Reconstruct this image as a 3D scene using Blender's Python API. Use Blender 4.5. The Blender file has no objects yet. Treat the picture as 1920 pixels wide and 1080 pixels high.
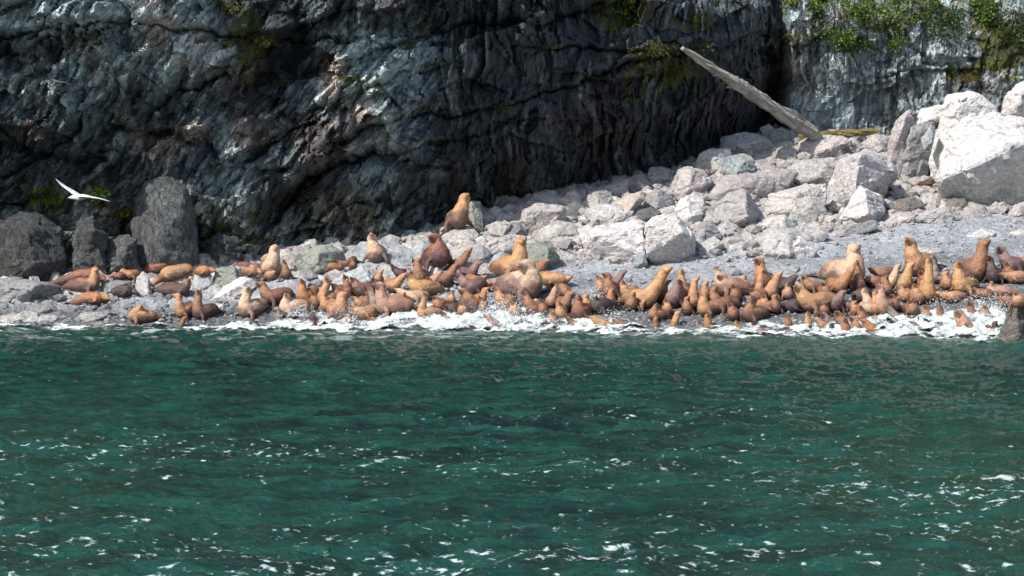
import bpy, bmesh, math, random
import numpy as np
from mathutils import Vector, Matrix
C = bpy.context.scene
COL = C.collection
R = math.radians

# ------------------------------------------------------------------ camera, world, sun, exposure
CAM_H = 5.0            # metres above the water
FOC = 4000.0           # focal length in pixels of the 1920 wide photograph
HOR = 370.0            # row of the horizon
cam = bpy.data.cameras.new('camera'); cam_o = bpy.data.objects.new('camera', cam); COL.objects.link(cam_o)
cam_o.location = (0, 0, CAM_H); cam_o.rotation_euler = (R(90), 0, 0)
cam.sensor_width = 36; cam.lens = 36 * FOC / 1920; cam.shift_y = -(540 - HOR) / 1920
cam.clip_start = 0.5; cam.clip_end = 2000
C.camera = cam_o
SUN = Vector((-0.52, -0.51, 0.69)).normalized()
w = bpy.data.worlds.new('World'); C.world = w; w.use_nodes = True
nt = w.node_tree; nt.nodes.clear()
sky = nt.nodes.new('ShaderNodeTexSky'); sky.sky_type = 'NISHITA'; sky.sun_disc = False
sky.sun_elevation = math.asin(SUN.z); sky.sun_rotation = math.atan2(SUN.x, SUN.y)
sky.air_density = 1.0; sky.dust_density = 1.5; sky.ozone_density = 1.0
bg = nt.nodes.new('ShaderNodeBackground'); bg.inputs['Strength'].default_value = 0.138
wo = nt.nodes.new('ShaderNodeOutputWorld')
nt.links.new(sky.outputs[0], bg.inputs[0]); nt.links.new(bg.outputs[0], wo.inputs[0])
sl = bpy.data.lights.new('sun', 'SUN'); sl.energy = 4.3; sl.angle = R(0.6); sl.color = (1.0, 0.95, 0.88)
so = bpy.data.objects.new('sun', sl); COL.objects.link(so)
so.rotation_euler = (-SUN).to_track_quat('-Z', 'Y').to_euler()
vs = C.view_settings; vs.view_transform = 'Standard'; vs.look = 'None'; vs.gamma = 1; vs.exposure = 0.45
C.cycles.use_denoising = True
C.cycles.max_bounces = 5; C.cycles.diffuse_bounces = 2; C.cycles.glossy_bounces = 3; C.cycles.transmission_bounces = 3
C.cycles.caustics_reflective = False; C.cycles.caustics_refractive = False
C.cycles.sample_clamp_indirect = 4

# ------------------------------------------------------------------ numpy noise
def _h(ix, iy, iz, s):
    n = (ix.astype(np.int64) * 374761393 + iy.astype(np.int64) * 668265263 + iz.astype(np.int64) * 2147483647 + s * 974711 + 12345) & 0xffffffff
    n = ((n ^ (n >> 13)) * 1274126177) & 0xffffffff
    n = ((n ^ (n >> 16)) * 2246822519) & 0xffffffff
    return ((n ^ (n >> 15)) & 0xffffff) / float(0xffffff)
def noise2(x, y, s=0):
    x = np.asarray(x, float); y = np.asarray(y, float)
    ix = np.floor(x); iy = np.floor(y); fx = x - ix; fy = y - iy; z0 = np.zeros_like(ix)
    def g(a, b):
        t = _h(ix + a, iy + b, z0, s) * 6.2831853
        return np.cos(t) * (fx - a) + np.sin(t) * (fy - b)
    ux = fx * fx * fx * (fx * (fx * 6 - 15) + 10); uy = fy * fy * fy * (fy * (fy * 6 - 15) + 10)
    a = g(0, 0) * (1 - ux) + g(1, 0) * ux; b = g(0, 1) * (1 - ux) + g(1, 1) * ux
    return (a * (1 - uy) + b * uy) * 1.5
def fbm(x, y, o=4, s=0, gain=.5, lac=2.03):
    r = 0; a = 1.0; f = 1.0
    for i in range(o):
        r = r + a * noise2(x * f + 17.3 * i, y * f - 9.1 * i, s + i); a *= gain; f *= lac
    return r
def ridged(x, y, o=4, s=0):
    r = 0; a = 1.0; f = 1.0
    for i in range(o):
        r = r + a * (1 - np.abs(noise2(x * f + 7.3 * i, y * f, s + i)) * 2); a *= .5; f *= 2.1
    return r / 2
def facets(u, v, s=0, tilt=1.0):
    """angular facet relief: every cell is a randomly tilted plate. returns (height -.5..+.5, gap to the next cell, cell random)"""
    u = np.asarray(u, float); v = np.asarray(v, float)
    iu = np.floor(u); iv = np.floor(v)
    d1 = np.full(u.shape, 9.0); d2 = np.full(u.shape, 9.0)
    hh = np.zeros(u.shape); hr = np.zeros(u.shape)
    z0 = np.zeros_like(iu)
    for a in (-1, 0, 1):
        for b in (-1, 0, 1):
            cu = iu + a; cv = iv + b
            pu = cu + _h(cu, cv, z0, s); pv = cv + _h(cu, cv, z0 + 1, s)
            du = u - pu; dv = v - pv; d = np.sqrt(du * du + dv * dv)
            h = (_h(cu, cv, z0 + 2, s) - .5) + tilt * ((_h(cu, cv, z0 + 3, s) - .5) * du + (_h(cu, cv, z0 + 4, s) - .5) * dv)
            c = _h(cu, cv, z0 + 5, s)
            new = d < d1
            d2 = np.where(new, d1, np.minimum(d2, d)); hh = np.where(new, h, hh); hr = np.where(new, c, hr); d1 = np.where(new, d, d1)
    return hh, d2 - d1, hr
def sstep(a, b, x):
    t = np.clip((x - a) / (b - a), 0, 1); return t * t * (3 - 2 * t)

# ------------------------------------------------------------------ mesh + material helpers
def tag(o, label=None, cat=None, group=None, kind=None):
    if label: o['label'] = label
    if cat: o['category'] = cat
    if group: o['group'] = group
    if kind: o['kind'] = kind
    return o
def link_mesh(name, me, mat=None, parent=None):
    o = bpy.data.objects.new(name, me); COL.objects.link(o)
    if mat: me.materials.append(mat)
    if parent: o.parent = parent
    return o
def grid_mesh(name, X, Y, Z, smooth=True, cols=None):
    ny, nx = X.shape
    v = np.stack([X, Y, Z], -1).reshape(-1, 3)
    me = bpy.data.meshes.new(name)
    i = np.arange((ny - 1) * (nx - 1)); r = i // (nx - 1); c = i % (nx - 1)
    a = r * nx + c
    q = np.stack([a, a + 1, a + nx + 1, a + nx], -1).astype(np.int32)
    me.vertices.add(len(v)); me.vertices.foreach_set('co', v.astype(np.float32).ravel())
    me.loops.add(q.size); me.loops.foreach_set('vertex_index', q.ravel())
    me.polygons.add(len(q)); me.polygons.foreach_set('loop_start', (np.arange(len(q)) * 4).astype(np.int32))
    me.polygons.foreach_set('use_smooth', np.full(len(q), smooth))
    me.update(calc_edges=True); me.validate()
    if cols is not None: set_col(me, cols.reshape(-1, 3))
    return me
def set_col(me, c, name='Col'):
    at = me.color_attributes.new(name, 'FLOAT_COLOR', 'POINT')
    d = np.ones((len(me.vertices), 4), np.float32); d[:, :3] = c
    at.data.foreach_set('color', d.ravel())
class NT:
    """tiny node-tree writer"""
    def __init__(s, name):
        s.m = bpy.data.materials.new(name); s.m.use_nodes = True; s.t = s.m.node_tree; s.t.nodes.clear()
        s.out = s.n('ShaderNodeOutputMaterial'); s.p = s.n('ShaderNodeBsdfPrincipled'); s.l(s.p.outputs[0], s.out.inputs[0])
    def n(s, t, **k):
        x = s.t.nodes.new(t)
        for a, b in k.items(): setattr(x, a, b)
        return x
    def l(s, a, b): s.t.links.new(a, b)
    def noise(s, vec, scale, detail=4, rough=.55, dist=0):
        x = s.n('ShaderNodeTexNoise'); x.inputs['Scale'].default_value = scale; x.inputs['Detail'].default_value = detail
        x.inputs['Roughness'].default_value = rough; x.inputs['Distortion'].default_value = dist; s.l(vec, x.inputs['Vector']); return x.outputs['Fac']
    def vor(s, vec, scale, feature='F1', out='Distance'):
        x = s.n('ShaderNodeTexVoronoi', feature=feature); x.inputs['Scale'].default_value = scale; s.l(vec, x.inputs['Vector']); return x.outputs[out]
    def mapr(s, v, a, b, c=0, d=1, smooth=False):
        x = s.n('ShaderNodeMapRange'); x.interpolation_type = 'SMOOTHSTEP' if smooth else 'LINEAR'
        for i, q in zip(('From Min', 'From Max', 'To Min', 'To Max'), (a, b, c, d)): x.inputs[i].default_value = q
        s.l(v, x.inputs['Value']); return x.outputs[0]
    def math(s, op, a, b=None):
        x = s.n('ShaderNodeMath', operation=op)
        for i, q in enumerate((a, b)):
            if q is None: continue
            if isinstance(q, (int, float)): x.inputs[i].default_value = q
            else: s.l(q, x.inputs[i])
        return x.outputs[0]
    def mix(s, f, a, b, mode='MIX'):
        x = s.n('ShaderNodeMix', data_type='RGBA', blend_type=mode)
        for i, q in ((0, f), (6, a), (7, b)):
            if isinstance(q, (int, float)): x.inputs[i].default_value = q
            elif isinstance(q, tuple): x.inputs[i].default_value = (*q, 1)
            else: s.l(q, x.inputs[i])
        return x.outputs[2]
    def scale(s, vec, sc, rot=None):
        x = s.n('ShaderNodeMapping'); x.inputs['Scale'].default_value = sc
        if rot: x.inputs['Rotation'].default_value = rot
        s.l(vec, x.inputs['Vector']); return x.outputs[0]
    def scale_t(s, vec, sc, rot):
        x = s.n('ShaderNodeMapping', vector_type='TEXTURE'); x.inputs['Scale'].default_value = sc; x.inputs['Rotation'].default_value = rot
        s.l(vec, x.inputs['Vector']); return x.outputs[0]
    def bump(s, h, dist, strength=1, normal=None):
        x = s.n('ShaderNodeBump'); x.inputs['Distance'].default_value = dist; x.inputs['Strength'].default_value = strength
        s.l(h, x.inputs['Height'])
        if normal: s.l(normal, x.inputs['Normal'])
        return x.outputs[0]
    def set(s, **k):
        for a, b in k.items():
            i = s.p.inputs[a.replace('_', ' ')]
            if isinstance(b, (int, float)): i.default_value = b
            elif isinstance(b, tuple): i.default_value = (*b, 1) if len(b) == 3 else b
            else: s.l(b, i)
        return s.m

# ------------------------------------------------------------------ the ground: shore, shingle, scree
KX = np.array([-300, 0, 400, 800, 1000, 1300, 1450, 1600, 1920, 2400], float)
#            [(Y,z) at water line, gravel top, scree top / cliff foot, behind]
KP = [
 [(83, 0), (85.5, .9), (88, 1.6), (92, 2.2)],
 [(82.6, 0), (85.5, 1.1), (88, 1.7), (92, 2.4)],
 [(82.2, 0), (85.5, 1.2), (90, 2.2), (95, 3.0)],
 [(80.5, 0), (85, 1.6), (94, 3.4), (99, 4.6)],
 [(79.4, 0), (87, 2.35), (98, 4.7), (104, 6.0)],
 [(77.6, 0), (88, 2.6), (104, 6.3), (110, 7.6)],
 [(77.0, 0), (88.5, 2.8), (110, 8.3), (118, 9.0)],
 [(76.6, 0), (92, 3.6), (112, 8.1), (120, 9.0)],
 [(76.0, 0), (96, 4.4), (111, 7.6), (120, 9.0)],
 [(75.5, 0), (96, 4.6), (110, 8.0), (120, 10)]]
KP = np.array(KP, float)
def terrain_base(x, y):
    x = np.asarray(x, float); y = np.asarray(y, float)
    px = 960 + FOC * x / np.maximum(y, 60)
    Yk = [np.interp(px, KX, KP[:, i, 0]) for i in range(4)]; Zk = [np.interp(px, KX, KP[:, i, 1]) for i in range(4)]
    z = np.where(y < Yk[0], (y - Yk[0]) * .16, 0)
    for i in range(3):
        t = (y - Yk[i]) / (Yk[i + 1] - Yk[i])
        tt = t + (0.12 * np.sin(t * 6.283) / 6.283 * (-1 if i == 0 else 1) if i == 0 else 0)
        z = np.where((y >= Yk[i]) & (y < Yk[i + 1]), Zk[i] + (Zk[i + 1] - Zk[i]) * tt, z)
    z = np.where(y >= Yk[3], Zk[3] + (y - Yk[3]) * .2, z)
    return z, px, (y - Yk[0]) / (Yk[1] - Yk[0]), (y - Yk[1]) / (Yk[2] - Yk[1])
def terrain(x, y):
    z, px, t0, t1 = terrain_base(x, y)
    scree = sstep(-.1, .15, t1)
    z = z + fbm(np.asarray(x) * .25, np.asarray(y) * .25, 3, 5) * .12
    return z + scree * fbm(np.asarray(x) * .5, np.asarray(y) * .5, 3, 9) * .28
def ray_ground(px, py, water=False):
    """world point where the line of sight of a photograph pixel meets the beach (or the water)"""
    ys = np.arange(60, 122, .05); xs = (px - 960) / FOC * ys; zs = CAM_H - (py - HOR) / FOC * ys
    h = terrain(xs, ys)
    h = np.zeros_like(h) if water else np.maximum(h, 0)
    k = np.nonzero(zs <= h)[0]
    i = k[0] if len(k) else len(ys) - 60
    return Vector((xs[i], ys[i], h[i] if len(k) else zs[i]))
def at(px, py, Y): return Vector(((px - 960) / FOC * Y, Y, CAM_H - (py - HOR) / FOC * Y))

def make_beach():
    xs = np.concatenate([np.arange(-45, -25, .6), np.arange(-25, 27.5, .085), np.arange(27.5, 50, .6)])
    ys = np.concatenate([np.arange(60, 74, .5), np.arange(74, 100, .085), np.arange(100, 122, .16)])
    X, Y = np.meshgrid(xs, ys)
    Z = terrain(X, Y); _, px, t0, t1 = terrain_base(X, Y)
    scree = sstep(-.1, .15, t1)
    Z = Z + fbm(X * 2.5, Y * 2.5, 3, 21) * .03
    f, gap, cr = facets(X * 5.5, Y * 5.5, 3, 1); Z = Z + (f * .03 - .015 * np.exp(-gap * 8)) 
    f2, gap2, cr2 = facets(X * 1.7 + f * .2, Y * 1.7, 4, 1.4); Z = Z + scree * (f2 * .34 - .10 * np.exp(-gap2 * 10))
    f3, gap3, cr3 = facets(X * 2.2, Y * 2.2, 14, 1.4)
    left = sstep(760, 500, px); Z = Z + left * sstep(0.0, .4, t0) * (f3 * .16)
    # colours of the stones themselves
    dry = np.array([.285, .30, .318]); warm = np.array([.35, .335, .325]); wet = np.array([.085, .09, .095])
    c = dry[None, None] * (0.80 + .30 * cr[..., None] + .22 * (fbm(X * .6, Y * .6, 3, 31))[..., None])
    sc = warm[None, None] * (0.7 + .5 * cr2[..., None])
    c = c * (1 - scree[..., None]) + sc * scree[..., None]
    wt = sstep(.85, .30, t0 + fbm(X * .5, Y * .5, 3, 40) * .16)[..., None]
    c = c * (1 - wt) + wet * (0.7 + .7 * cr[..., None]) * wt
    me = grid_mesh('beach', X, Y, Z, True, np.clip(c, .01, .6))
    n = NT('beach_shingle'); a = n.n('ShaderNodeVertexColor', layer_name='Col').outputs[0]
    co = n.n('ShaderNodeNewGeometry').outputs['Position']
    v = n.vor(co, 9.0, out='Color'); d = n.vor(co, 9.0)
    v2 = n.vor(co, 22.0, out='Color'); 
    sep = n.n('ShaderNodeSeparateColor'); n.l(v, sep.inputs[0]); sep2 = n.n('ShaderNodeSeparateColor'); n.l(v2, sep2.inputs[0])
    k = n.math('MULTIPLY', n.mapr(sep.outputs[0], 0, 1, .74, 1.24), n.mapr(sep2.outputs[0], 0, 1, .85, 1.15))
    comb = n.n('ShaderNodeCombineColor'); [n.l(k, comb.inputs[i]) for i in range(3)]
    c1 = n.mix(1.0, a, comb.outputs[0], 'MULTIPLY')
    m = n.set(Base_Color=c1, Roughness=.75, Normal=n.bump(n.math('SUBTRACT', 0.6, d), .04, .7))
    o = link_mesh('beach', me, m); tag(o, 'grey shingle beach rising from the water to the foot of the cliff', kind='structure')
make_beach()
# ------------------------------------------------------------------ the cliff: Y = F(x, z)
BX = np.array([-700, 0, 120, 240, 360, 480, 600, 720, 840, 960, 1080, 1200, 1320, 1400, 1440, 1466, 1482, 1560, 1680, 1800, 1920, 2600], float)
BY = np.array([86, 89.2, 89.5, 90.5, 91, 92, 93, 94.5, 96.5, 99, 101.5, 104.5, 108, 111, 115, 115.5, 111.5, 112.5, 113.5, 113, 112, 108], float)
OX = np.array([-100, 0, 120, 240, 360, 480, 560, 640, 720, 840, 960, 1080, 1200, 1320, 1400, 1448, 1475, 1600, 1760, 1920, 2100], float)
OY = np.array([-150, 0, 100, 200, 300, 400, 500], float)
OT = np.array([
 [4.5,4.2,3.0,2.4,1.2,.3,0],[4.5,4.2,2.7,2.2,1.0,.3,0],[4.5,4.0,2.9,2.2,.8,.3,0],[4.5,3.9,3.0,2.0,1.0,.6,.2],[4.5,3.9,3.3,2.2,1.3,.8,.3],
 [4.2,2.8,2.2,2.0,1.4,.6,0],[4,2.4,1.6,1.6,2.4,-.6,0],[4.6,3.8,3.5,3.0,2.6,-.4,.5],[4.8,4.2,3.9,3.3,1.8,1.2,.7],
 [5.2,4.4,3.8,3.5,2.9,.6,0],[5.5,4.6,4.0,3.7,3.0,-1.2,-.5],[5.6,4.8,4.3,3.9,2.7,-1.8,-1.5],[5.6,5.0,4.4,3.8,2.0,-2,-2],[5.6,5,4.4,3.4,-.8,-2,-2],
 [5.6,5.0,4.2,1.6,-1.5,-2,-2],[6.4,5.8,3.6,-.4,-1,-1,-1],[2.6,2.0,1.3,.5,0,0,0],[2.4,1.8,1.2,.5,0,0,0],[2.6,2.2,1.4,.6,0,0,0],[3,2.6,1.9,1,0,0,0],[3,2.6,1.8,1,0,0,0]], float)
def out_tab(px, py):
    px = np.clip(px, OX[0], OX[-1] - 1e-3); py = np.clip(py, OY[0], OY[-1] - 1e-3)
    i = np.searchsorted(OX, px, 'right') - 1; j = np.searchsorted(OY, py, 'right') - 1
    u = (px - OX[i]) / (OX[i + 1] - OX[i]); v = (py - OY[j]) / (OY[j + 1] - OY[j])
    v = v * v * (3 - 2 * v) * .4 + v * .6
    return (OT[i, j] * (1 - u) + OT[i + 1, j] * u) * (1 - v) + (OT[i, j + 1] * (1 - u) + OT[i + 1, j + 1] * u) * v
CRACKS = [  # polyline in photograph pixels, width, depth of groove, how far the rock above stands proud
 ([(-60,68),(60,62),(150,42),(230,38),(350,55),(450,66),(560,76),(660,74)], 5, .5, .55),
 ([(-60,108),(40,100),(110,66),(160,40)], 5, .4, .3),
 ([(590,74),(700,70),(790,66)], 4, .3, -.25),
 ([(630,190),(700,165),(760,138),(830,125)], 5, .35, .25),
 ([(640,262),(720,228),(800,205),(850,218),(960,196),(1050,165),(1150,130),(1260,100)], 5, .5, .4),
 ([(820,60),(880,38),(1000,46),(1080,20),(1130,0)], 7, .6, .5),
 ([(960,90),(1080,86),(1180,96),(1290,98)], 4, .4, .35),
 ([(760,285),(860,260),(940,232),(1000,210)], 5, .4, .2),
 ([(470,300),(540,240),(620,200),(650,170)], 8, .7, -.3),
 ([(500,420),(560,345),(640,300),(700,290),(760,300)], 12, 1.3, .7),
 ([(0,330),(70,300),(140,250),(150,180)], 8, .7, .3),
 ([(200,250),(270,225),(330,160),(350,130)], 6, .5, .25),
 ([(320,165),(370,160),(420,140)], 6, .6, .5),
 ([(230,240),(300,250),(380,262),(400,290)], 8, .6, .2),
 ([(0,240),(60,290),(130,300),(220,280)], 6, .4, .2),
 ([(1530,72),(1580,60),(1640,90)], 4, .25, .2),
 ([(1700,70),(1740,110),(1800,125),(1850,165)], 5, .35, .2),
 ([(1480,90),(1540,70),(1620,74)], 4, .3, .3),
 ([(1640,150),(1700,130),(1780,135)], 4, .25, .2)]
def seg_dist(px, py, line):
    d = np.full(px.shape, 1e9); sgn = np.zeros(px.shape)
    for (x0, y0), (x1, y1) in zip(line[:-1], line[1:]):
        vx, vy = x1 - x0, y1 - y0; L = vx * vx + vy * vy
        t = np.clip(((px - x0) * vx + (py - y0) * vy) / L, 0, 1)
        q = np.hypot(px - x0 - t * vx, py - y0 - t * vy)
        s = np.sign(vx * (py - y0) - vy * (px - x0)) * (1 if vx >= 0 else -1)   # + below the line
        new = q < d; d = np.where(new, q, d); sgn = np.where(new, s, sgn)
    return d, sgn
def cliff_px(x, z):
    Y = np.full(np.shape(x), 98.0)
    for _ in range(7):
        px = 960 + FOC * x / Y; py = HOR + FOC * (CAM_H - z) / Y
        Y = .4 * Y + .6 * (np.interp(px, BX, BY) - out_tab(px, py))
    return px, py
def blob(px, py, cx, cy, rx, ry, rot=0):
    c, s = math.cos(R(rot)), math.sin(R(rot)); dx, dy = px - cx, py - cy
    return np.exp(-((dx * c + dy * s) / rx) ** 2 - ((-dx * s + dy * c) / ry) ** 2)
def cliff(x, z, want_col=False):
    x = np.asarray(x, float); z = np.asarray(z, float)
    px, py = cliff_px(x, z)
    wx = fbm(x * .33, z * .33, 3, 60); wz = fbm(x * .33 + 50, z * .33, 3, 61)
    qx = px + wx * 20; qy = py + wz * 16
    Yb = np.interp(px + wx * 8, BX, BY)
    right = sstep(1440, 1500, px + wx * 30)
    o = out_tab(qx, qy)
    cr_d = []
    for line, wd, dep, up in CRACKS:
        ex = px + fbm(x * 1.2, z * 1.2, 3, 70) * 9; ey = py + fbm(x * 1.2 + 9, z * 1.2, 3, 71) * 9
        d, s = seg_dist(ex, ey, line)
        o = o - dep * np.exp(-(d / wd) ** 2) + up * np.where(s < 0, 1, 0) * np.exp(-(d / (wd * 7)) ** 2)
        cr_d.append(d / wd)
    crack = np.min(cr_d, 0)
    # sheared coordinates: the bedding climbs to the right, the jointing is steep
    u = x + wx * .35; v = z + wz * .35
    a = R(24); ub = u * math.cos(a) + v * math.sin(a); vb = -u * math.sin(a) + v * math.cos(a)
    f1, g1, c1 = facets(ub / 3.4, vb / 1.8, 11, 1.6)
    f2, g2, c2 = facets(ub / 1.25, vb / .9, 12, 1.8)
    col = sstep(760, 900, px) * sstep(1470, 1400, px)                      # the columnar middle
    mid_ = np.maximum(col, right); su = x * math.cos(R(58)) + z * math.sin(R(58)) + wx * .3; sv = -x * math.sin(R(58)) + z * math.cos(R(58)) + wz * .2
    f3, g3, c3 = facets(np.where(mid_ > .5, u / .38, sv / .42), np.where(mid_ > .5, v / 1.35, su / 1.25), 13, 2.0)
    f4, g4, c4 = facets(np.where(mid_ > .5, u / .17, sv / .17), np.where(mid_ > .5, v / .60, su / .50), 14, 2.2)
    ra = R(58); su = x * math.cos(ra) + z * math.sin(ra); sv = -x * math.sin(ra) + z * math.cos(ra)
    stri = ridged(sv * 1.7 + wx * 1.2, su * .38 + wz, 4, 140)
    stri = .35 + .3 * c4 + .3 * (stri - .35)
    amp = 1 - .62 * right
    rough = .75 + .7 * fbm(x * .2, z * .2, 2, 66)
    o = o + amp * (f1 * 1.15 + f2 * (.62 - .34 * col)) + (.55 + .45 * amp) * rough * (f3 * .46 + f4 * .24 - .02 * np.exp(-g3 * 12))
    o = o + fbm(x * 1.1 + z * .5, z * .6, 5, 80, .5) * .05 * (1 - .3 * right)
    o = o + ridged(x * 1.9, z * .45, 3, 82) * (.16 * col + .10 * right + .05) + (stri - .5) * .06 * (1 - right) * (1 - col)
    o = o - np.maximum(z - 14.2, 0) * .95                   # unseen top, leaned back so the sun clears it onto the right wall
    Y = Yb - o
    if not want_col: return Y
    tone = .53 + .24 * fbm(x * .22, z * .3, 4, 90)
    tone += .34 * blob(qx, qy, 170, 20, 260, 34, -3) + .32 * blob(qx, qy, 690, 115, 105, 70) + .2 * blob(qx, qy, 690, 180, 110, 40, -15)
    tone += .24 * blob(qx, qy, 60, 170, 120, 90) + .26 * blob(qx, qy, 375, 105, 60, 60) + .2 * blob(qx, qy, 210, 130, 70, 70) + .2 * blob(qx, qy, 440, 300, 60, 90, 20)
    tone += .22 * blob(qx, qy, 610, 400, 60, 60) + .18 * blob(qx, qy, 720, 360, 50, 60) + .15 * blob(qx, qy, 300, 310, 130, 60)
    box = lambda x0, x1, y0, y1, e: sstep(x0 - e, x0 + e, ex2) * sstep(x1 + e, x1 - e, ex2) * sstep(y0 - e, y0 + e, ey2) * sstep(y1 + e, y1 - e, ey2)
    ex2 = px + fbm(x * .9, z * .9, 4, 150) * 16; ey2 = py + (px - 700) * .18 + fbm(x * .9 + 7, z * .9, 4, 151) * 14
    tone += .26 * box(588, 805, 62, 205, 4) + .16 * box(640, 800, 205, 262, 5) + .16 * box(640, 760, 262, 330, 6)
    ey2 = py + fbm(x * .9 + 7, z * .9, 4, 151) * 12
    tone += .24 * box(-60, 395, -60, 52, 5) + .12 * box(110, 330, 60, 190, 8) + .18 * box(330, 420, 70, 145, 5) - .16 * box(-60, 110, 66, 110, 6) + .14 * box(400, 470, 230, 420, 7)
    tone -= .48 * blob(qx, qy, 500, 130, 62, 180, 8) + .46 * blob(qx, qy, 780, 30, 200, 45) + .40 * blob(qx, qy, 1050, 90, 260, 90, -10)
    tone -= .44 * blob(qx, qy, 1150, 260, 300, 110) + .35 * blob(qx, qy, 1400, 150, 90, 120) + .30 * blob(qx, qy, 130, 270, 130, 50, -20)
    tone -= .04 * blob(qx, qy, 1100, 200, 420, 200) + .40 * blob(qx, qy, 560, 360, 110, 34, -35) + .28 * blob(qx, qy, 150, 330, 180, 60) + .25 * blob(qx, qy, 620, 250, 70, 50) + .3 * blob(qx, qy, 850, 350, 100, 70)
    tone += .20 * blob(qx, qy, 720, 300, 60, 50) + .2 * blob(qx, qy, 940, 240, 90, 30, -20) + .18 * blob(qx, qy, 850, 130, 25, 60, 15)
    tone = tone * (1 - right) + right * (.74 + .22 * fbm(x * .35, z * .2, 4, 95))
    st = ridged(x * 2.6 + wx, z * .16, 4, 97)                              # rain streaks and runs of lime
    tone += (.40 * col + .18 * right + .14) * (st - .62) * 1.1
    lime = sstep(.80, .98, ridged(x * 1.3 + wx, z * .22, 3, 99)) * (.12 * right + .30 * col * sstep(.1, .5, noise2(x * .5, z * .3, 98)))
    tone += lime
    tone += (c2 - .5) * .22 + (c3 - .5) * .24 + (c4 - .5) * .26 + (stri - .58) * .75 * (1 - right) * (1 - col)
    wetb = sstep(440, 370, 9e3 / 9e3 * py) * 0
    tone = np.clip(tone, 0, 1)
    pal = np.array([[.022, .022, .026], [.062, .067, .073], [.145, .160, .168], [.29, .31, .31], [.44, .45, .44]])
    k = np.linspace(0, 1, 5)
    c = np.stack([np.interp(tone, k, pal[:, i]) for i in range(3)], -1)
    hue = fbm(x * .3, z * .3, 3, 100)[..., None]                          # purple, olive and rusty shifts
    warm = np.array([1.20, 1.0, .92]); cool = np.array([.88, 1.02, 1.05])
    hw = sstep(-.1, .5, hue) * (1 - .55 * right[..., None]); c = c * (warm * hw + cool * (1 - hw))
    foot = (sstep(330, 420, py) * (1 - sstep(730, 800, px)))[..., None]   # brown-olive weathered foot on the left
    c = c * (1 - foot * .6) + foot * .6 * c * np.array([1.5, 1.35, 1.05])
    n1 = fbm(x * 1.4, z * 1.4, 4, 101)
    moss = 0
    for cx, cy, rx, ry, k_ in [(470,75,45,60,1),(1165,20,70,40,.9),(1260,125,80,45,.9),(440,20,40,30,.6),(1310,40,60,30,.6),(90,375,45,22,.9),(190,372,40,22,.8),(240,400,50,30,.7),
                               (435,430,60,35,.5),(650,470,130,25,.35),(1700,30,200,45,.5),(1880,90,70,60,1),(1810,140,60,18,.8),(1490,75,30,30,.7),(1010,55,60,12,.5),
                               (1640,-10,300,24,.7),(500,440,60,30,.4),(1230,160,70,30,.6),(890,40,40,10,.5),(560,470,80,30,.3)]:
        moss = np.maximum(moss, k_ * blob(px, py, cx, cy, rx, ry))
    moss = np.maximum(moss, sstep(15.5, 19, z) * .95)
    moss = sstep(.32, .62, moss + n1 * .38)[..., None]
    mc = np.array([.040, .050, .012]) * (.6 + .9 * c3[..., None]) + np.array([.07, .045, .0]) * sstep(.2, .6, n1)[..., None] * .6
    c = c * (1 - moss) + mc * moss
    return Y, c, px, py
def at_cliff(px, py, off=0.0):
    Y = 100.0
    for _ in range(14):
        x = (px - 960) / FOC * Y; z = CAM_H - (py - HOR) / FOC * Y
        Y = .5 * Y + .5 * float(cliff(np.array([x]), np.array([z]))[0])
    Y -= off
    return Vector(((px - 960) / FOC * Y, Y, CAM_H - (py - HOR) / FOC * Y))
def make_cliff():
    xs = np.concatenate([np.arange(-60, -25, .8), np.arange(-25, 28.5, .065), np.arange(28.5, 70, .8)])
    zs = np.concatenate([np.arange(-1, 16.4, .065), np.arange(16.4, 22, .25), np.arange(22, 64, 1.2)])
    X, Z = np.meshgrid(xs, zs)
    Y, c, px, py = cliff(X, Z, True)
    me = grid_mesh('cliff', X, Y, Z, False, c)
    # crisp rock: only part of the shading is smoothed
    n = NT('cliff_rock'); a = n.n('ShaderNodeVertexColor', layer_name='Col').outputs[0]
    co = n.n('ShaderNodeNewGeometry').outputs['Position']
    tx = n.scale_t(co, (1, 1, 2.6), (0, R(30), 0)); w1 = n.noise(tx, 5.2, 8, .72, 0); w2 = n.noise(co, 9, 5, .7); w3 = n.vor(tx, 6.5, out='Color')
    sp = n.n('ShaderNodeSeparateColor'); n.l(w3, sp.inputs[0])
    k = n.math('MULTIPLY', n.mapr(w1, .32, .68, .5, 1.55), n.mapr(w2, .3, .7, .7, 1.35))
    k = n.math('MULTIPLY', k, n.mapr(sp.outputs[0], 0, 1, .6, 1.45))
    cb = n.n('ShaderNodeCombineColor'); [n.l(k, cb.inputs[i]) for i in range(3)]
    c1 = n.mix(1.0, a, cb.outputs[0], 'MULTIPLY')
    crk = n.vor(tx, 1.9, 'DISTANCE_TO_EDGE'); crk2 = n.mapr(crk, 0, .03, .75, 1, True)
    cb2 = n.n('ShaderNodeCombineColor'); [n.l(crk2, cb2.inputs[i]) for i in range(3)]
    h = n.math('ADD', n.math('MULTIPLY', w1, .8), n.math('MULTIPLY', w2, .25))
    h = n.math('ADD', h, n.math('MULTIPLY', n.vor(tx, 6.5), -.25))
    h = n.math('ADD', h, n.math('MULTIPLY', sp.outputs[1], .55))
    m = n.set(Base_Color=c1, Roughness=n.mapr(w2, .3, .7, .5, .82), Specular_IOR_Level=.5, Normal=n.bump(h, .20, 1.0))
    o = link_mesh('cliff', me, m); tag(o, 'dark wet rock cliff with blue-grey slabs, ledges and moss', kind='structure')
make_cliff()
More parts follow.
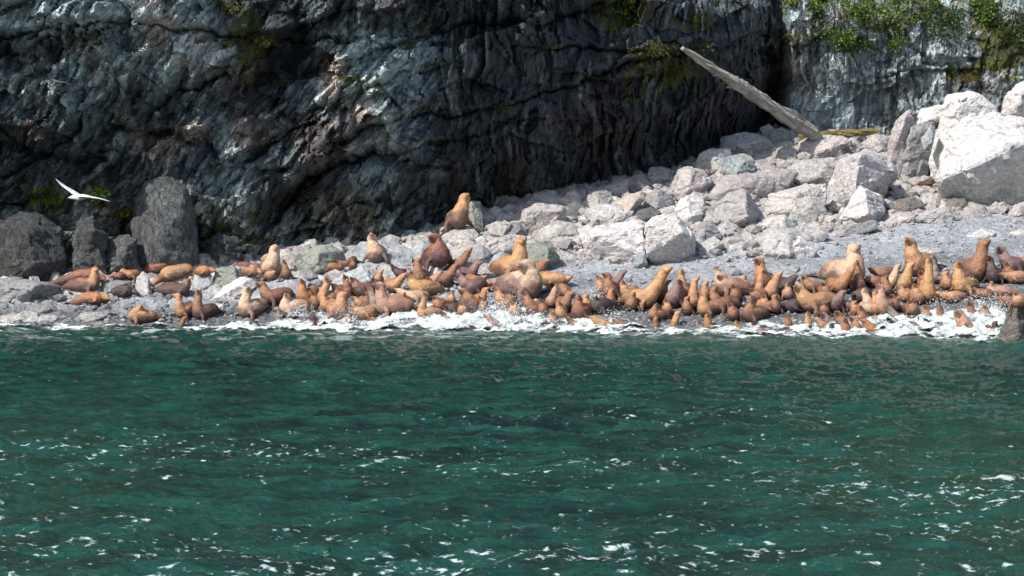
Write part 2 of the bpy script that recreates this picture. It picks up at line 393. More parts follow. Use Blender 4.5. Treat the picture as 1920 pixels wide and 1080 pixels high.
# ------------------------------------------------------------------ the sea
rw = random.Random(4)
WAVES = []
for i in range(46):
    L = 0.34 * (1.062 ** i); th = R(90) + rw.gauss(0, .75) + (0.35 if i % 2 else -0.2)
    WAVES.append((6.2832 / L * math.cos(th), 6.2832 / L * math.sin(th), rw.uniform(0, 6.28), 0.0095 * L ** .62 * rw.uniform(.6, 1.4)))
def wave_h(X, Y):
    h = np.zeros_like(X); g = .75 + .5 * fbm(X * .12, Y * .12, 2, 200)
    for kx, ky, ph, am in WAVES:
        h += am * np.sin(kx * X + ky * Y + ph + 1.1 * noise2(X * .35 + ph, Y * .35, 205))
    h = h * g
    h = h + .35 * np.abs(h) ** 1.0 * np.sign(h) * 0 + fbm(X * 1.5, Y * 2.6, 4, 207, .6) * .055
    return h
def make_sea():
    rows = np.concatenate([np.arange(595, 1110, .85)])
    ys = CAM_H * FOC / (rows - HOR); ys = np.concatenate([ys, [25, 22, 18, 14, 10, 5, 0]]) if ys[-1] > 25 else np.concatenate([ys, [22, 16, 10, 5, .5]])
    ys = np.unique(ys)[::-1]
    t = np.concatenate([np.linspace(-1.6, -.27, 24)[:-1], np.linspace(-.27, .27, 980), np.linspace(.27, 1.6, 24)[1:]])
    X = np.outer(ys, t); Y = np.outer(ys, np.ones_like(t))
    Z = wave_h(X, Y)
    me = grid_mesh('sea', X, Y, Z, True)
    n = NT('sea_water'); co = n.n('ShaderNodeNewGeometry').outputs['Position']
    sx = n.n('ShaderNodeSeparateXYZ'); n.l(co, sx.inputs[0])
    big = n.noise(n.scale(co, (.5, 1, 1)), .12, 4, .6, .6); mid = n.noise(n.scale(co, (.6, 1.2, 1)), .9, 4, .6, .5)
    deep = n.mix(n.mapr(big, .35, .65, 0, 1), (.0012, .014, .0115), (.0045, .029, .0185))
    olive = n.math('MULTIPLY', n.mapr(sx.outputs[0], 2, 9, 0, .75, True), n.mapr(sx.outputs[1], 62, 34, 0, 1, True))  # reflection of the overgrown cliff, painted into the water colour at right
    ol2 = n.math('MULTIPLY', n.mapr(sx.outputs[0], -3, -9, 0, .4, True), n.mapr(sx.outputs[1], 60, 38, 0, 1, True))
    c = n.mix(n.math('ADD', olive, ol2), deep, (.015, .043, .017))
    shore = n.mapr(sx.outputs[1], 60, 79, 0, .75, True)
    c = n.mix(n.math('MULTIPLY', shore, n.mapr(sx.outputs[0], -12, 12, .22, 1)), c, (.05, .125, .108))
    c = n.mix(n.mapr(mid, .42, .62, 0, .95), c, (.007, .062, .044))
    # flecks of foam floating on the surface, with painted sun glints among them
    dens = n.noise(n.scale(co, (.5, 1, 1)), .16, 3, .6)
    near = n.mapr(sx.outputs[1], 60, 26, 0, 1, True)
    f1 = n.noise(n.scale(co, (.8, 1.25, 1), (0, 0, R(12))), 4.4, 7, .66, .3)
    f2 = n.noise(n.scale(co, (.62, 1.3, 1), (0, 0, R(8))), 1.6, 6, .62, .35)
    fl = n.math('ADD', f1, n.math('ADD', n.mapr(dens, .35, .65, -.06, .045), n.mapr(near, 0, 1, .018, .098)))
    fl2 = n.math('ADD', f2, n.math('ADD', n.mapr(dens, .35, .65, -.065, .03), n.mapr(near, 0, 1, -.02, .055)))
    foam = n.math('MAXIMUM', n.mapr(fl, .675, .765, 0, .9, True), n.mapr(fl2, .70, .79, 0, .85, True))
    lace = n.math('MULTIPLY', n.mapr(sx.outputs[1], 72, 79, 0, 1, True), n.mapr(n.noise(n.scale(co, (.5, 1, 1)), 1.1, 6, .65, .8), .52, .62, 0, .55, True))
    foam = n.math('MAXIMUM', foam, lace)
    c = n.mix(foam, c, (.66, .76, .77))
    rip = n.noise(n.scale(co, (.7, 1.4, 1)), 5.0, 6, .68, .4)
    nb = n.bump(rip, .13, 1.0)
    m = n.set(Base_Color=c, Roughness=n.mapr(foam, 0, 1, .11, .65), IOR=1.33, Normal=nb)
    n.p.inputs['Specular IOR Level'].default_value = .5
    o = link_mesh('sea', me, m); tag(o, 'deep green sea water with small ripples and flecks of foam', kind='structure')
    # beyond the chop: the rest of the bay behind the viewer
    me2 = bpy.data.meshes.new('bay'); me2.from_pydata([(-300, -200, -.02), (300, -200, -.02), (300, .5, -.02), (-300, .5, -.02)], [], [(0, 1, 2, 3)])
    o2 = link_mesh('bay_water', me2, m); tag(o2, 'open sea water of the bay', kind='structure')
make_sea()
# ------------------------------------------------------------------ boulders
USED = set(); GRP = []
def rock_material():
    n = NT('boulder_stone'); oi = n.n('ShaderNodeObjectInfo'); co = n.n('ShaderNodeNewGeometry').outputs['Position']
    a = n.noise(co, 1.3, 5, .65, .4); b = n.noise(co, 6.0, 6, .72, .3); v = n.noise(n.scale(co, (1, 1, 3.2), (R(12), R(25), 0)), 2.2, 5, .7, 1.2)
    base = oi.outputs['Color']
    c = n.mix(n.mapr(a, .40, .62, 0, .55, True), base, n.mix(1.0, base, (1.07, .95, .91), 'MULTIPLY'))
    c = n.mix(n.mapr(a, .44, .32, 0, .8, True), c, n.mix(1.0, base, (.52, .58, .58), 'MULTIPLY'))
    k = n.math('MULTIPLY', n.mapr(b, .3, .7, .62, 1.32), n.mapr(v, .3, .7, .78, 1.2))
    vein = n.mapr(n.math('ABSOLUTE', n.math('SUBTRACT', v, .5)), 0, .018, .62, 1, True); k = n.math('MULTIPLY', k, vein)
    cb = n.n('ShaderNodeCombineColor'); [n.l(k, cb.inputs[i]) for i in range(3)]
    c = n.mix(1.0, c, cb.outputs[0], 'MULTIPLY')
    h = n.math('ADD', n.math('MULTIPLY', b, .5), n.math('MULTIPLY', n.noise(co, 2.4, 6, .7, .2), 1.0))
    return n.set(Base_Color=c, Roughness=.78, Normal=n.bump(h, .16, .9))
ROCKM = rock_material()
def dark_rock_material():
    n = NT('dark_rock'); oi = n.n('ShaderNodeObjectInfo'); co = n.n('ShaderNodeNewGeometry').outputs['Position']
    a = n.noise(n.scale(co, (1, 1, .5)), 3.0, 9, .75, .2); b = n.noise(co, 9, 5, .7); v = n.vor(n.scale(co, (1, 1, .6)), 4.5, 'DISTANCE_TO_EDGE'); e = n.mapr(v, 0, .06, .35, 1, True)
    k = n.math('MULTIPLY', n.math('MULTIPLY', n.mapr(a, .32, .68, .25, 1.8), n.mapr(b, .3, .7, .7, 1.3)), e); cb = n.n('ShaderNodeCombineColor'); [n.l(k, cb.inputs[i]) for i in range(3)]
    c = n.mix(1.0, oi.outputs['Color'], cb.outputs[0], 'MULTIPLY'); c = n.mix(n.mapr(n.noise(co, .8, 3), .55, .7, 0, .6, True), c, (.05, .06, .022))
    h = n.math('ADD', n.math('MULTIPLY', a, 1.3), n.math('ADD', n.math('MULTIPLY', b, .3), n.math('MULTIPLY', e, .3)))
    return n.set(Base_Color=c, Roughness=.6, Normal=n.bump(h, .34, 1))
ROCKD = dark_rock_material()
def noise3(p, f, s):   # cheap 3-D noise out of three planar ones
    return (noise2(p[:, 0] * f + p[:, 2] * f * .7, p[:, 1] * f, s) + noise2(p[:, 1] * f, p[:, 2] * f + p[:, 0] * f * .6, s + 1) + noise2(p[:, 2] * f, p[:, 0] * f - p[:, 1] * f * .5, s + 2)) / 1.7
COLS = {'pink': (.455, .43, .42), 'white': (.58, .57, .56), 'grey': (.27, .28, .285), 'pale': (.44, .435, .425), 'green': (.27, .30, .265), 'blue': (.30, .345, .36),
        'dark': (.12, .125, .125), 'peach': (.48, .42, .37), 'bluepale': (.38, .41, .43), 'brown': (.17, .155, .14), 'cliff': (.10, .108, .115), 'cliffbrown': (.145, .155, .16)}
def boulder(outline, inner=(), col='pale', T=None, Y0=None, rounded=0.0, fr=1.0, name='boulder', detail=1.0, mat=None, tilt=None):
    craggy = 2.0 if col in ('cliff', 'cliffbrown') else 1.0
    pts = [tuple(map(float, p)) for p in outline]
    lo = max(pts, key=lambda p: p[1])
    if Y0 is None:
        g = ray_ground(lo[0], lo[1] - 3); Y0 = g.y + .15
    wpx = max(p[0] for p in pts) - min(p[0] for p in pts); hpx = lo[1] - min(p[1] for p in pts)
    wd = wpx / FOC * Y0
    if T is None: T = max(.18, .42 * min(wd, hpx / FOC * Y0 * 1.5))
    seed = int(sum(p[0] * 3 + p[1] * 7 for p in pts)) % 99991; rg = random.Random(seed)
    cx = sum(p[0] for p in pts) / len(pts); cy = sum(p[1] for p in pts) / len(pts)
    if tilt is None: tilt = .45 * hpx / FOC * Y0 if rounded == 0 and hpx < 90 else 0
    V = []; yt = lambda p: Y0 + tilt * (lo[1] - p[1]) / hpx
    for p in pts: V.append(at(p[0], p[1], yt(p) + rg.uniform(-.25, .25) * T))
    if not inner: inner = [(cx + rg.uniform(-.15, .3) * wpx, cy + rg.uniform(-.3, .05) * hpx), (cx + rg.uniform(-.1, .3) * wpx, cy + rg.uniform(.1, .35) * hpx)]
    for q in inner: V.append(at(q[0], q[1], yt(q) - T * fr * rg.uniform(.85, 1.0)))
    for p in pts:                                                           # the far side
        s = .78; V.append(at(cx + (p[0] - cx) * s, cy + (p[1] - cy) * s + (-4 if rounded == 0 else 0), Y0 + tilt + T * 1.2))
    zmin = min(v.z for v in V)
    for p in pts:
        if p[1] > cy + .25 * hpx: v = at(cx + (p[0] - cx) * .8, p[1], Y0 + .2 * T); v.z -= .25 * T + .1; V.append(v)
    ctr = sum(V, Vector()) / len(V); ctr.z = zmin
    bm = bmesh.new()
    for v in V: bm.verts.new(v - ctr)
    r = bmesh.ops.convex_hull(bm, input=bm.verts)
    bmesh.ops.delete(bm, geom=[g for g in bm.verts if not g.link_faces], context='VERTS')
    bmesh.ops.dissolve_limit(bm, angle_limit=R(7), verts=bm.verts, edges=bm.edges)
    size = max(wd, hpx / FOC * Y0)
    if rounded == 0: bmesh.ops.bevel(bm, geom=list(bm.edges), offset=size * .022, segments=1, affect='EDGES')
    bmesh.ops.triangulate(bm, faces=bm.faces)
    target = max(.055, size / 34) / detail
    for _ in range(5):
        es = [e for e in bm.edges if e.calc_length() > target * 1.5]
        if not es or len(bm.faces) > 9000: break
        bmesh.ops.subdivide_edges(bm, edges=es, cuts=1)
        bmesh.ops.triangulate(bm, faces=bm.faces)
    if rounded:
        for _ in range(int(rounded * 10)): bmesh.ops.smooth_vert(bm, verts=bm.verts, factor=.5, use_axis_x=True, use_axis_y=True, use_axis_z=True)
    bm.normal_update()
    P = np.array([v.co[:] for v in bm.verts]) + np.array(ctr); N = np.array([v.normal[:] for v in bm.verts])
    f, g, c = facets((P[:, 0] + P[:, 1] * .5) / size * 3.2, (P[:, 2] + P[:, 1] * .4) / size * 4.2, seed % 97, 1.8)
    f2, g2, _ = facets((P[:, 0] - P[:, 1] * .6) / size * 8, (P[:, 2] * 1.2 + P[:, 1] * .3) / size * 8, seed % 89, 1.8)
    d = size * craggy * ((.030 * f + .016 * f2 - .010 * np.exp(-g * 12)) * (1 - rounded * .5) + .016 * noise3(P, 2.2 / size, seed % 50) + .010 * noise3(P, 7 / size, seed % 40))
    P2 = P + N * d[:, None] - np.array(ctr)
    for v, q in zip(bm.verts, P2): v.co = q
    me = bpy.data.meshes.new(name); bm.to_mesh(me); bm.free()
    me.polygons.foreach_set('use_smooth', np.full(len(me.polygons), rounded > 0))
    o = link_mesh(name, me, mat or (ROCKD if col in ('cliff', 'cliffbrown') else ROCKM)); o.location = ctr
    cc = COLS[col]; kk = rg.uniform(.78, 1.14) if col != 'white' else rg.uniform(.97, 1.12); o.color = (*[x * kk * rg.uniform(.985, 1.015) for x in cc], 1)
    o['_px'] = (cx, cy, wpx, hpx); o['_col'] = col
    return o
ROCKS = []
def B(outline, inner=(), col='pale', label=None, **k):
    o = boulder(outline, inner, col, **k); ROCKS.append((o, label)); return o
# the great blocks at the right
B([(1756,338),(1764,388),(1830,393),(1930,392),(1935,230),(1905,217),(1860,206),(1800,226),(1772,250)], [(1760,336),(1806,320),(1845,298),(1925,264)], 'white', 'largest pale boulder at the right edge with a grey shaded underside', T=2.2, detail=1.4)
B([(1742,332),(1745,262),(1775,225),(1774,180),(1800,166),(1832,174),(1872,203),(1872,300),(1770,345)], [(1790,200),(1800,300)], 'white', 'tall white peaked boulder behind the largest boulder at the right', T=1.3, Y0=103)
B([(1874,232),(1877,205),(1888,178),(1905,158),(1932,146),(1935,240),(1900,245)], [(1912,190)], 'white', 'white boulder cut by the frame at the upper right, highest of all', T=1.2, Y0=104)
B([(1658,318),(1672,242),(1700,202),(1716,198),(1714,242),(1697,305),(1683,326)], [(1690,240)], 'pink', 'thin pink slab standing on edge left of the white peaked boulder', T=.8, Y0=103)
B([(1712,236),(1724,206),(1765,195),(1780,212),(1770,230),(1740,238)], [(1750,222)], 'white', 'flat white block lying on top of the dark cracked block', T=.9, Y0=103.5)
B([(1686,334),(1700,244),(1712,232),(1757,226),(1747,262),(1742,326),(1712,340)], [(1702,262),(1706,330)], 'grey', 'dark grey cracked block between the pink slab and the white peaked boulder', T=.9, Y0=103, fr=.6)
B([(1727,262),(1747,234),(1753,256),(1745,270),(1730,275)], (), 'blue', 'small blue-grey stone wedged in the gap beside the dark cracked block', T=.3, Y0=101.4)
B([(1549,380),(1553,340),(1575,300),(1622,281),(1661,294),(1684,326),(1669,352),(1650,370),(1600,378)], [(1612,290),(1603,345),(1604,368)], 'pale', 'big angular boulder, pale left face and dark right face, in the middle of the scree', T=2.3, detail=1.3)
B([(1572,412),(1590,380),(1612,347),(1624,354),(1657,368),(1663,397),(1640,412),(1600,418)], [(1622,356),(1628,405)], 'white', 'bright pyramid shaped boulder in front of the big two-toned boulder', T=1.3)
B([(1474,412),(1490,384),(1516,366),(1541,380),(1551,400),(1540,420),(1500,422)], [(1522,386)], 'pale', 'rough pale boulder at the gravel edge left of the bright pyramid boulder')
B([(1420,427),(1440,409),(1470,400),(1493,422),(1486,434),(1440,438)], [(1470,404),(1474,430)], 'pale', 'sharp wedge stone on top of the cluster standing in the gravel')
B([(1430,474),(1427,440),(1450,427),(1495,431),(1500,447),(1518,458),(1500,484),(1452,486)], [(1478,440),(1480,478)], 'pale', 'broad pale stone in the middle of the cluster standing in the gravel')
B([(1452,488),(1470,457),(1500,443),(1520,456),(1532,472),(1512,490)], [(1498,452)], 'white', 'smooth pale stone at the foot of the cluster standing in the gravel')
B([(1332,418),(1340,385),(1365,361),(1390,352),(1405,357),(1419,385),(1425,408),(1400,420),(1360,424)], [(1397,360),(1403,408)], 'pale', 'large pale boulder with a dark right edge at the top of the gravel', T=1.5, detail=1.2)
B([(1264,392),(1275,374),(1291,364),(1312,382),(1320,402),(1300,422),(1273,408)], (), 'white', 'pale block left of the large boulder with the dark edge')
B([(1284,374),(1300,359),(1319,364),(1327,392),(1308,396)], (), 'pink', 'pinkish block half hidden behind a pale block')
B([(1300,448),(1308,420),(1325,411),(1346,425),(1354,447),(1330,460),(1308,464)], [(1322,420),(1320,440)], 'grey', 'dark hollowed grey rock right of the long pinkish slab')
B([(1308,474),(1315,455),(1340,444),(1357,456),(1352,468),(1325,480)], (), 'pale', 'low grey-white stone below the dark hollowed rock')
B([(1098,486),(1090,455),(1110,428),(1160,418),(1200,409),(1215,425),(1212,488),(1150,491)], [(1110,440),(1207,428),(1207,478)], 'white', 'left half of the long pinkish slab above the gravel', T=1.3, detail=1.3)
B([(1212,489),(1208,420),(1230,404),(1265,399),(1291,425),(1303,450),(1304,480),(1252,492)], [(1213,424),(1282,436),(1213,478)], 'white', 'right half of the long pinkish slab above the gravel', T=1.3, detail=1.3)
B([(1187,496),(1192,475),(1210,471),(1215,494)], (), 'blue', 'small dark blue-grey stone at the foot of the long pinkish slab', Y0=86.2)
B([(967,430),(980,394),(1010,379),(1060,387),(1064,412),(1040,430),(1000,438)], [(990,395),(1050,395)], 'pink', 'broad pink slab at the left end of the scree')
B([(990,382),(1000,364),(1020,357),(1041,357),(1049,380),(1040,388),(1000,389)], (), 'bluepale', 'blue-grey rock at the dark overhang above the broad pink slab')
B([(1049,384),(1060,364),(1078,357),(1091,369),(1094,386),(1070,390)], (), 'pink', 'rounded pink rock under the overhang')
B([(1059,408),(1062,384),(1080,377),(1096,385),(1098,404),(1080,416)], (), 'dark', 'dark rock between pink slabs at the left of the scree')
B([(1010,450),(1018,425),(1045,411),(1075,417),(1088,440),(1072,456),(1030,458)], (), 'pale', 'round rough pale boulder left of the long pinkish slab', rounded=.3)
B([(1084,446),(1092,424),(1110,420),(1123,435),(1112,456),(1095,459)], (), 'pale', 'blocky pale stone right of the round rough boulder')
B([(1092,380),(1105,361),(1125,356),(1146,361),(1150,377),(1130,392),(1100,390)], [(1122,360),(1122,388)], 'pale', 'pale rock with a grey face beneath the overhang')
B([(1108,364),(1140,347),(1179,339),(1182,366),(1150,376)], (), 'pink', 'long pink rock touching the dark overhang')
B([(1136,404),(1150,379),(1180,364),(1206,357),(1210,374),(1180,397),(1153,407)], (), 'peach', 'peach coloured oblong rock in the upper left scree')
B([(1176,350),(1190,329),(1205,327),(1222,346),(1210,361),(1185,360)], (), 'grey', 'grey rock perched at the foot of the overhang')
B([(1213,334),(1216,314),(1240,313),(1264,323),(1262,339),(1235,343)], (), 'grey', 'flat topped grey rock against the black hollow')
B([(1198,390),(1215,364),(1240,354),(1264,370),(1267,390),(1240,400),(1212,397)], [(1234,358),(1233,390)], 'grey', 'rock with one pale and one dark face in the upper scree')
B([(1260,348),(1270,318),(1290,311),(1320,318),(1337,340),(1320,360),(1290,369),(1266,364)], [(1296,318),(1292,358)], 'pink', 'pink boulder with a mossy dark right side')
B([(1303,314),(1310,290),(1335,279),(1370,277),(1374,297),(1350,324),(1325,329)], (), 'pale', 'pale boulder at the edge of the black hollow')
B([(1348,279),(1355,257),(1385,247),(1415,249),(1440,257),(1453,277),(1420,296),(1380,297)], (), 'bluepale', 'big rough blue-grey boulder at the top of the scree', T=1.0)
B([(1352,320),(1360,297),(1385,290),(1412,297),(1418,318),(1390,334),(1370,335)], (), 'blue', 'dark blue-grey boulder below the big rough one')
B([(1436,264),(1445,242),(1465,239),(1487,250),(1494,265),(1470,279),(1446,276)], (), 'blue', 'blue-grey block near the foot of the leaning log')
B([(1448,304),(1455,279),(1475,271),(1494,280),(1493,308),(1465,312)], (), 'pink', 'pink cube shaped stone below the foot of the leaning log')
B([(1538,294),(1550,269),(1575,263),(1601,274),(1608,292),(1570,297)], (), 'pale', 'round pale stone under the mossy horizontal log')
B([(1612,289),(1625,260),(1640,249),(1669,257),(1667,280),(1640,289)], (), 'pink', 'pink topped block right of the mossy horizontal log')
B([(1488,294),(1500,267),(1530,254),(1582,257),(1598,267),(1560,290),(1520,299)], (), 'pink', 'sloping pink slab at the foot of the leaning log')
B([(1326,370),(1342,340),(1398,325),(1470,312),(1500,318),(1480,350),(1440,375),(1380,384)], [(1380,345)], 'pink', 'wide flat pinkish slab in the centre of the scree', T=1.1)
B([(1430,400),(1440,364),(1500,348),(1552,342),(1548,388),(1480,408)], (), 'pink', 'flat pinkish slab left of the big two-toned boulder', T=.9)
B([(1470,322),(1500,300),(1560,295),(1590,305),(1560,345),(1490,348)], (), 'pale', 'broad grey-pink slab above the big two-toned boulder', T=.8)
B([(1166,424),(1200,395),(1222,387),(1240,400),(1215,412)], (), 'dark', 'flat dark slab lying on the pink rocks')
B([(1083,414),(1100,389),(1140,383),(1192,394),(1180,418),(1130,426)], (), 'pale', 'pale flat slab left of the flat dark slab')
B([(1232,404),(1240,392),(1265,388),(1284,398),(1268,410)], (), 'pink', 'small pink slab right of the flat dark slab')
B([(1741,394),(1750,364),(1765,361),(1771,388)], (), 'peach', 'upright peach stone at the foot of the largest boulder')
B([(1770,396),(1775,373),(1810,371),(1817,391)], (), 'brown', 'brown flat stone under the largest boulder')
B([(1809,393),(1815,377),(1828,376),(1833,393)], (), 'peach', 'small round peach stone under the largest boulder')
B([(1706,412),(1740,393),(1780,389),(1797,404),(1760,416)], [(1778,392)], 'pink', 'long pink wedge stone on the gravel right of the small log')
B([(1798,410),(1815,394),(1845,385),(1861,404),(1840,413)], [(1843,388)], 'pink', 'pink wedge stone below the largest boulder')
B([(1870,402),(1875,385),(1886,380),(1894,398)], (), 'brown', 'small dark brown stone below the largest boulder')
B([(1886,406),(1900,386),(1932,376),(1932,404)], (), 'pink', 'pink stone cut by the right edge on the gravel')
B([(1666,398),(1680,377),(1715,368),(1734,385),(1715,402)], (), 'brown', 'mottled stone below the small brown log')
B([(1656,418),(1680,399),(1717,404),(1712,421)], (), 'pink', 'flat pink stone right of the bright pyramid boulder')
B([(1556,439),(1598,422),(1643,413),(1648,429),(1600,443)], (), 'grey', 'low dark grey ledge on the open gravel')
B([(1550,449),(1562,435),(1585,432),(1590,444)], (), 'pink', 'flat pink stone left of the low grey ledge')
B([(1803,446),(1840,431),(1870,436),(1862,449)], (), 'pale', 'flat pale stone on the gravel at the far right')
B([(1878,447),(1900,432),(1932,430),(1932,447)], (), 'pink', 'flat pinkish stone on the gravel cut by the right edge')
B([(1700,482),(1720,463),(1768,468),(1770,481)], (), 'pink', 'flat pale stone behind the large sea lion at the right')
# middle and left
B([(823,450),(845,429),(885,423),(897,438),(902,452),(870,470),(838,466)], (), 'pink', 'pale pink slab under the sea lion that sits at the cliff foot', tilt=1.4, T=.5)
B([(878,494),(885,467),(905,461),(922,475),(918,497)], (), 'grey', 'grey stone behind the dark red bull')
B([(902,470),(920,449),(960,436),(988,445),(980,474),(940,482)], (), 'pale', 'flat pale rock behind the tall golden bull')
B([(916,506),(925,479),(945,469),(958,490),(948,516)], (), 'bluepale', 'grey-white stone left of the tall golden bull')
B([(983,496),(985,461),(1010,454),(1035,461),(1050,482),(1030,494),(1005,512)], [(1029,464),(1025,494)], 'green', 'greenish grey boulder right of the tall golden bull')
B([(766,484),(775,459),(795,450),(808,460),(807,484),(785,489)], (), 'bluepale', 'rounded grey stone left of the dark red bull', rounded=.4)
B([(771,455),(780,439),(800,435),(804,456)], (), 'grey', 'small grey stone under the dark cliff left of the dark red bull')
B([(873,432),(874,386),(884,375),(901,380),(904,402),(907,434),(895,441)], [(884,384),(890,430)], 'green', 'upright greenish slab beside the sea lion at the cliff foot', T=.6)
B([(918,444),(930,427),(945,429),(950,444)], (), 'grey', 'small stone in the dark below the overhang')
B([(948,446),(955,419),(975,417),(988,436),(970,448)], (), 'grey', 'grey stone at the mouth of the dark hollow')
B([(800,530),(805,500),(818,495),(831,505),(830,530)], (), 'white', 'white stone in the crowd below the dark red bull', Y0=85.8)
B([(840,476),(862,456),(890,452),(905,470),(880,486),(850,488)], (), 'pale', 'pale flat stone between the dark red bull and the tall golden bull')
B([(549,510),(554,475),(590,461),(622,456),(642,470),(650,492),(641,506),(600,517),(563,517)], [(596,474),(598,508)], 'green', 'big rounded grey-green boulder under the cliff', T=1.1, rounded=.25, detail=1.2)
B([(638,500),(650,468),(700,454),(760,458),(782,482),(760,514),(700,506)], (), 'bluepale', 'smooth sloping slab under the sea lion sitting alone', T=.45, tilt=2.6)
B([(596,552),(640,515),(680,498),(702,520),(682,549),(640,566)], (), 'bluepale', 'smooth bluish white rock below the sea lion sitting alone', T=.4, tilt=1.5)
B([(394,540),(404,510),(415,500),(441,499),(460,518),(452,541),(415,545)], [(440,503),(446,538)], 'green', 'mossy green stone between resting sea lions')
B([(393,566),(420,535),(450,520),(481,517),(490,532),(470,550),(430,566)], (), 'white', 'whitish rock right of the mossy green stone', rounded=.2)
B([(450,570),(465,540),(500,529),(562,519),(584,530),(560,556),(530,576),(480,581)], (), 'bluepale', 'long smooth bluish white rock behind the front row at the left', T=.5, tilt=1.6)
B([(556,526),(565,507),(585,507),(598,521),(580,536)], (), 'grey', 'small grey stone below the rounded grey-green boulder')
B([(390,586),(405,570),(418,572),(423,584)], (), 'white', 'small whitish stone on the dark wet shingle')
B([(358,542),(365,514),(395,514),(402,536),(385,545)], (), 'bluepale', 'bluish stone left of the mossy green stone')
B([(733,538),(740,510),(751,502),(762,520),(760,542)], (), 'white', 'white stone in the crowd left of the yellow sea lion', Y0=86)
B([(250,568),(257,520),(267,507),(279,520),(287,558),(275,571)], (), 'pale', 'upright pale stone among resting sea lions at the left', Y0=85.0)
B([(274,566),(290,540),(320,527),(355,519),(371,514),(370,548),(350,560)], (), 'grey', 'smooth grey rock with a golden sea lion asleep on it', T=.6, rounded=.2, tilt=1.2, Y0=86.0)
B([(-12,566),(-10,526),(20,521),(60,525),(114,535),(114,552),(60,566)], (), 'grey', 'low flat ledge at the left edge of the beach', T=1.0)
B([(183,553),(190,528),(215,519),(250,527),(250,543),(210,553)], (), 'grey', 'low grey rock in front of the resting sea lions at the left')
B([(-12,610),(0,592),(50,587),(112,595),(102,606)], (), 'pale', 'flat whitish rock awash at the left water line', T=.5)
B([(136,602),(150,588),(190,585),(200,596),(170,606)], (), 'pale', 'small flat rock at the water line on the left', T=.4)
B([(38,590),(60,570),(100,572),(112,584),(80,594)], (), 'grey', 'low grey rock on the wet shingle at the left')
# boulders of the cliff foot and the rock in the surf
B([(248,520),(243,440),(250,375),(275,342),(320,327),(356,345),(370,392),(367,450),(373,512),(310,524)], [(300,360),(345,365),(300,480)], 'cliffbrown', 'huge rounded grey boulder leaning against the cliff at the left', T=1.6, Y0=89.6, rounded=1.0, detail=1.6)
B([(138,520),(136,440),(148,410),(175,403),(200,440),(201,516)], [(172,430)], 'cliffbrown', 'narrow upright brownish boulder against the cliff foot', T=.8, Y0=88.2, rounded=.8, detail=1.5)
B([(-14,535),(-12,420),(30,398),(80,400),(122,430),(128,490),(112,530)], [(50,430),(60,500)], 'cliff', 'massive dark boulder at the cliff foot in the left corner', T=1.6, Y0=88.4, rounded=.9, detail=1.6)
B([(190,520),(196,462),(222,440),(256,448),(266,520)], (), 'cliffbrown', 'squat brownish boulder beside the huge rounded one', T=.8, Y0=88.6, rounded=.4, detail=1.5)
B([(372,512),(376,460),(408,436),(448,446),(458,486),(440,515)], (), 'cliff', 'dark boulder under the cliff right of the huge rounded one', T=.9, Y0=90.4, rounded=.4, detail=1.5)
B([(1868,648),(1880,628),(1887,596),(1893,566),(1910,548),(1935,540),(1935,652)], [(1905,580),(1910,630)], 'brown', 'rough grey rock rising from the surf at the right edge', T=.7, Y0=74.3, detail=1.4)
# loose smaller stones between the boulders
rr = random.Random(12)
stones = []
bm = bmesh.new(); bmesh.ops.create_icosphere(bm, subdivisions=1, radius=1); SV = np.array([v.co[:] for v in bm.verts]); SF = [[v.index for v in f.verts] for f in bm.faces]; bm.free()
def stone_heap(name, spots, col, label, group=None):
    V = []; F = []; 
    for x, y, z, s in spots:
        q = SV * (1 + np.array([rr.uniform(-.28, .28) for _ in SV])[:, None])
        a = rr.uniform(0, 6.28); c, sn = math.cos(a), math.sin(a); sx, sy, sz = s * rr.uniform(.8, 1.5), s * rr.uniform(.7, 1.1), s * rr.uniform(.45, .85)
        q = q * (sx, sy, sz); q = np.stack([q[:, 0] * c - q[:, 1] * sn, q[:, 0] * sn + q[:, 1] * c, q[:, 2]], -1) + (x, y, z + sz * .35)
        n0 = len(V) * len(SV); V.append(q); F += [[i + n0 for i in f] for f in SF]
    me = bpy.data.meshes.new(name); me.from_pydata(np.concatenate(V).tolist(), [], F)
    o = link_mesh(name, me, ROCKM); o.color = (*col, 1); tag(o, label, kind='stuff'); return o
def spots(n, lo, hi, test):
    out = []
    while len(out) < n:
        y = rr.uniform(77, 112); x = rr.uniform(-24, 26)
        _, px, t0, t1 = [float(q) for q in terrain_base(x, y)]
        if not (-20 < px < 1940) or not test(px, t0, t1): continue
        s = lo * (hi / lo) ** (rr.random() ** 1.8)
        out.append((x, y, float(terrain(x, y)), s))
    return out
stone_heap('scree', spots(2200, .10, .48, lambda p, a, b: b > -.04 and b < 1.02 and p > 620), (.39, .375, .365), 'loose pale pink and grey broken stones between the boulders')
stone_heap('scree', spots(420, .08, .30, lambda p, a, b: b > -.3 and b < 1.02 and p > 380), (.30, .31, .32), 'loose grey broken stones between the boulders')
stone_heap('pebbles', spots(2600, .035, .12, lambda p, a, b: a > .05 and b < .1), (.36, .375, .40), 'grey pebbles strewn over the shingle')
stone_heap('pebbles', spots(260, .08, .22, lambda p, a, b: a > .05 and b < .1 and p < 700), (.22, .23, .235), 'darker cobbles on the shingle at the left')
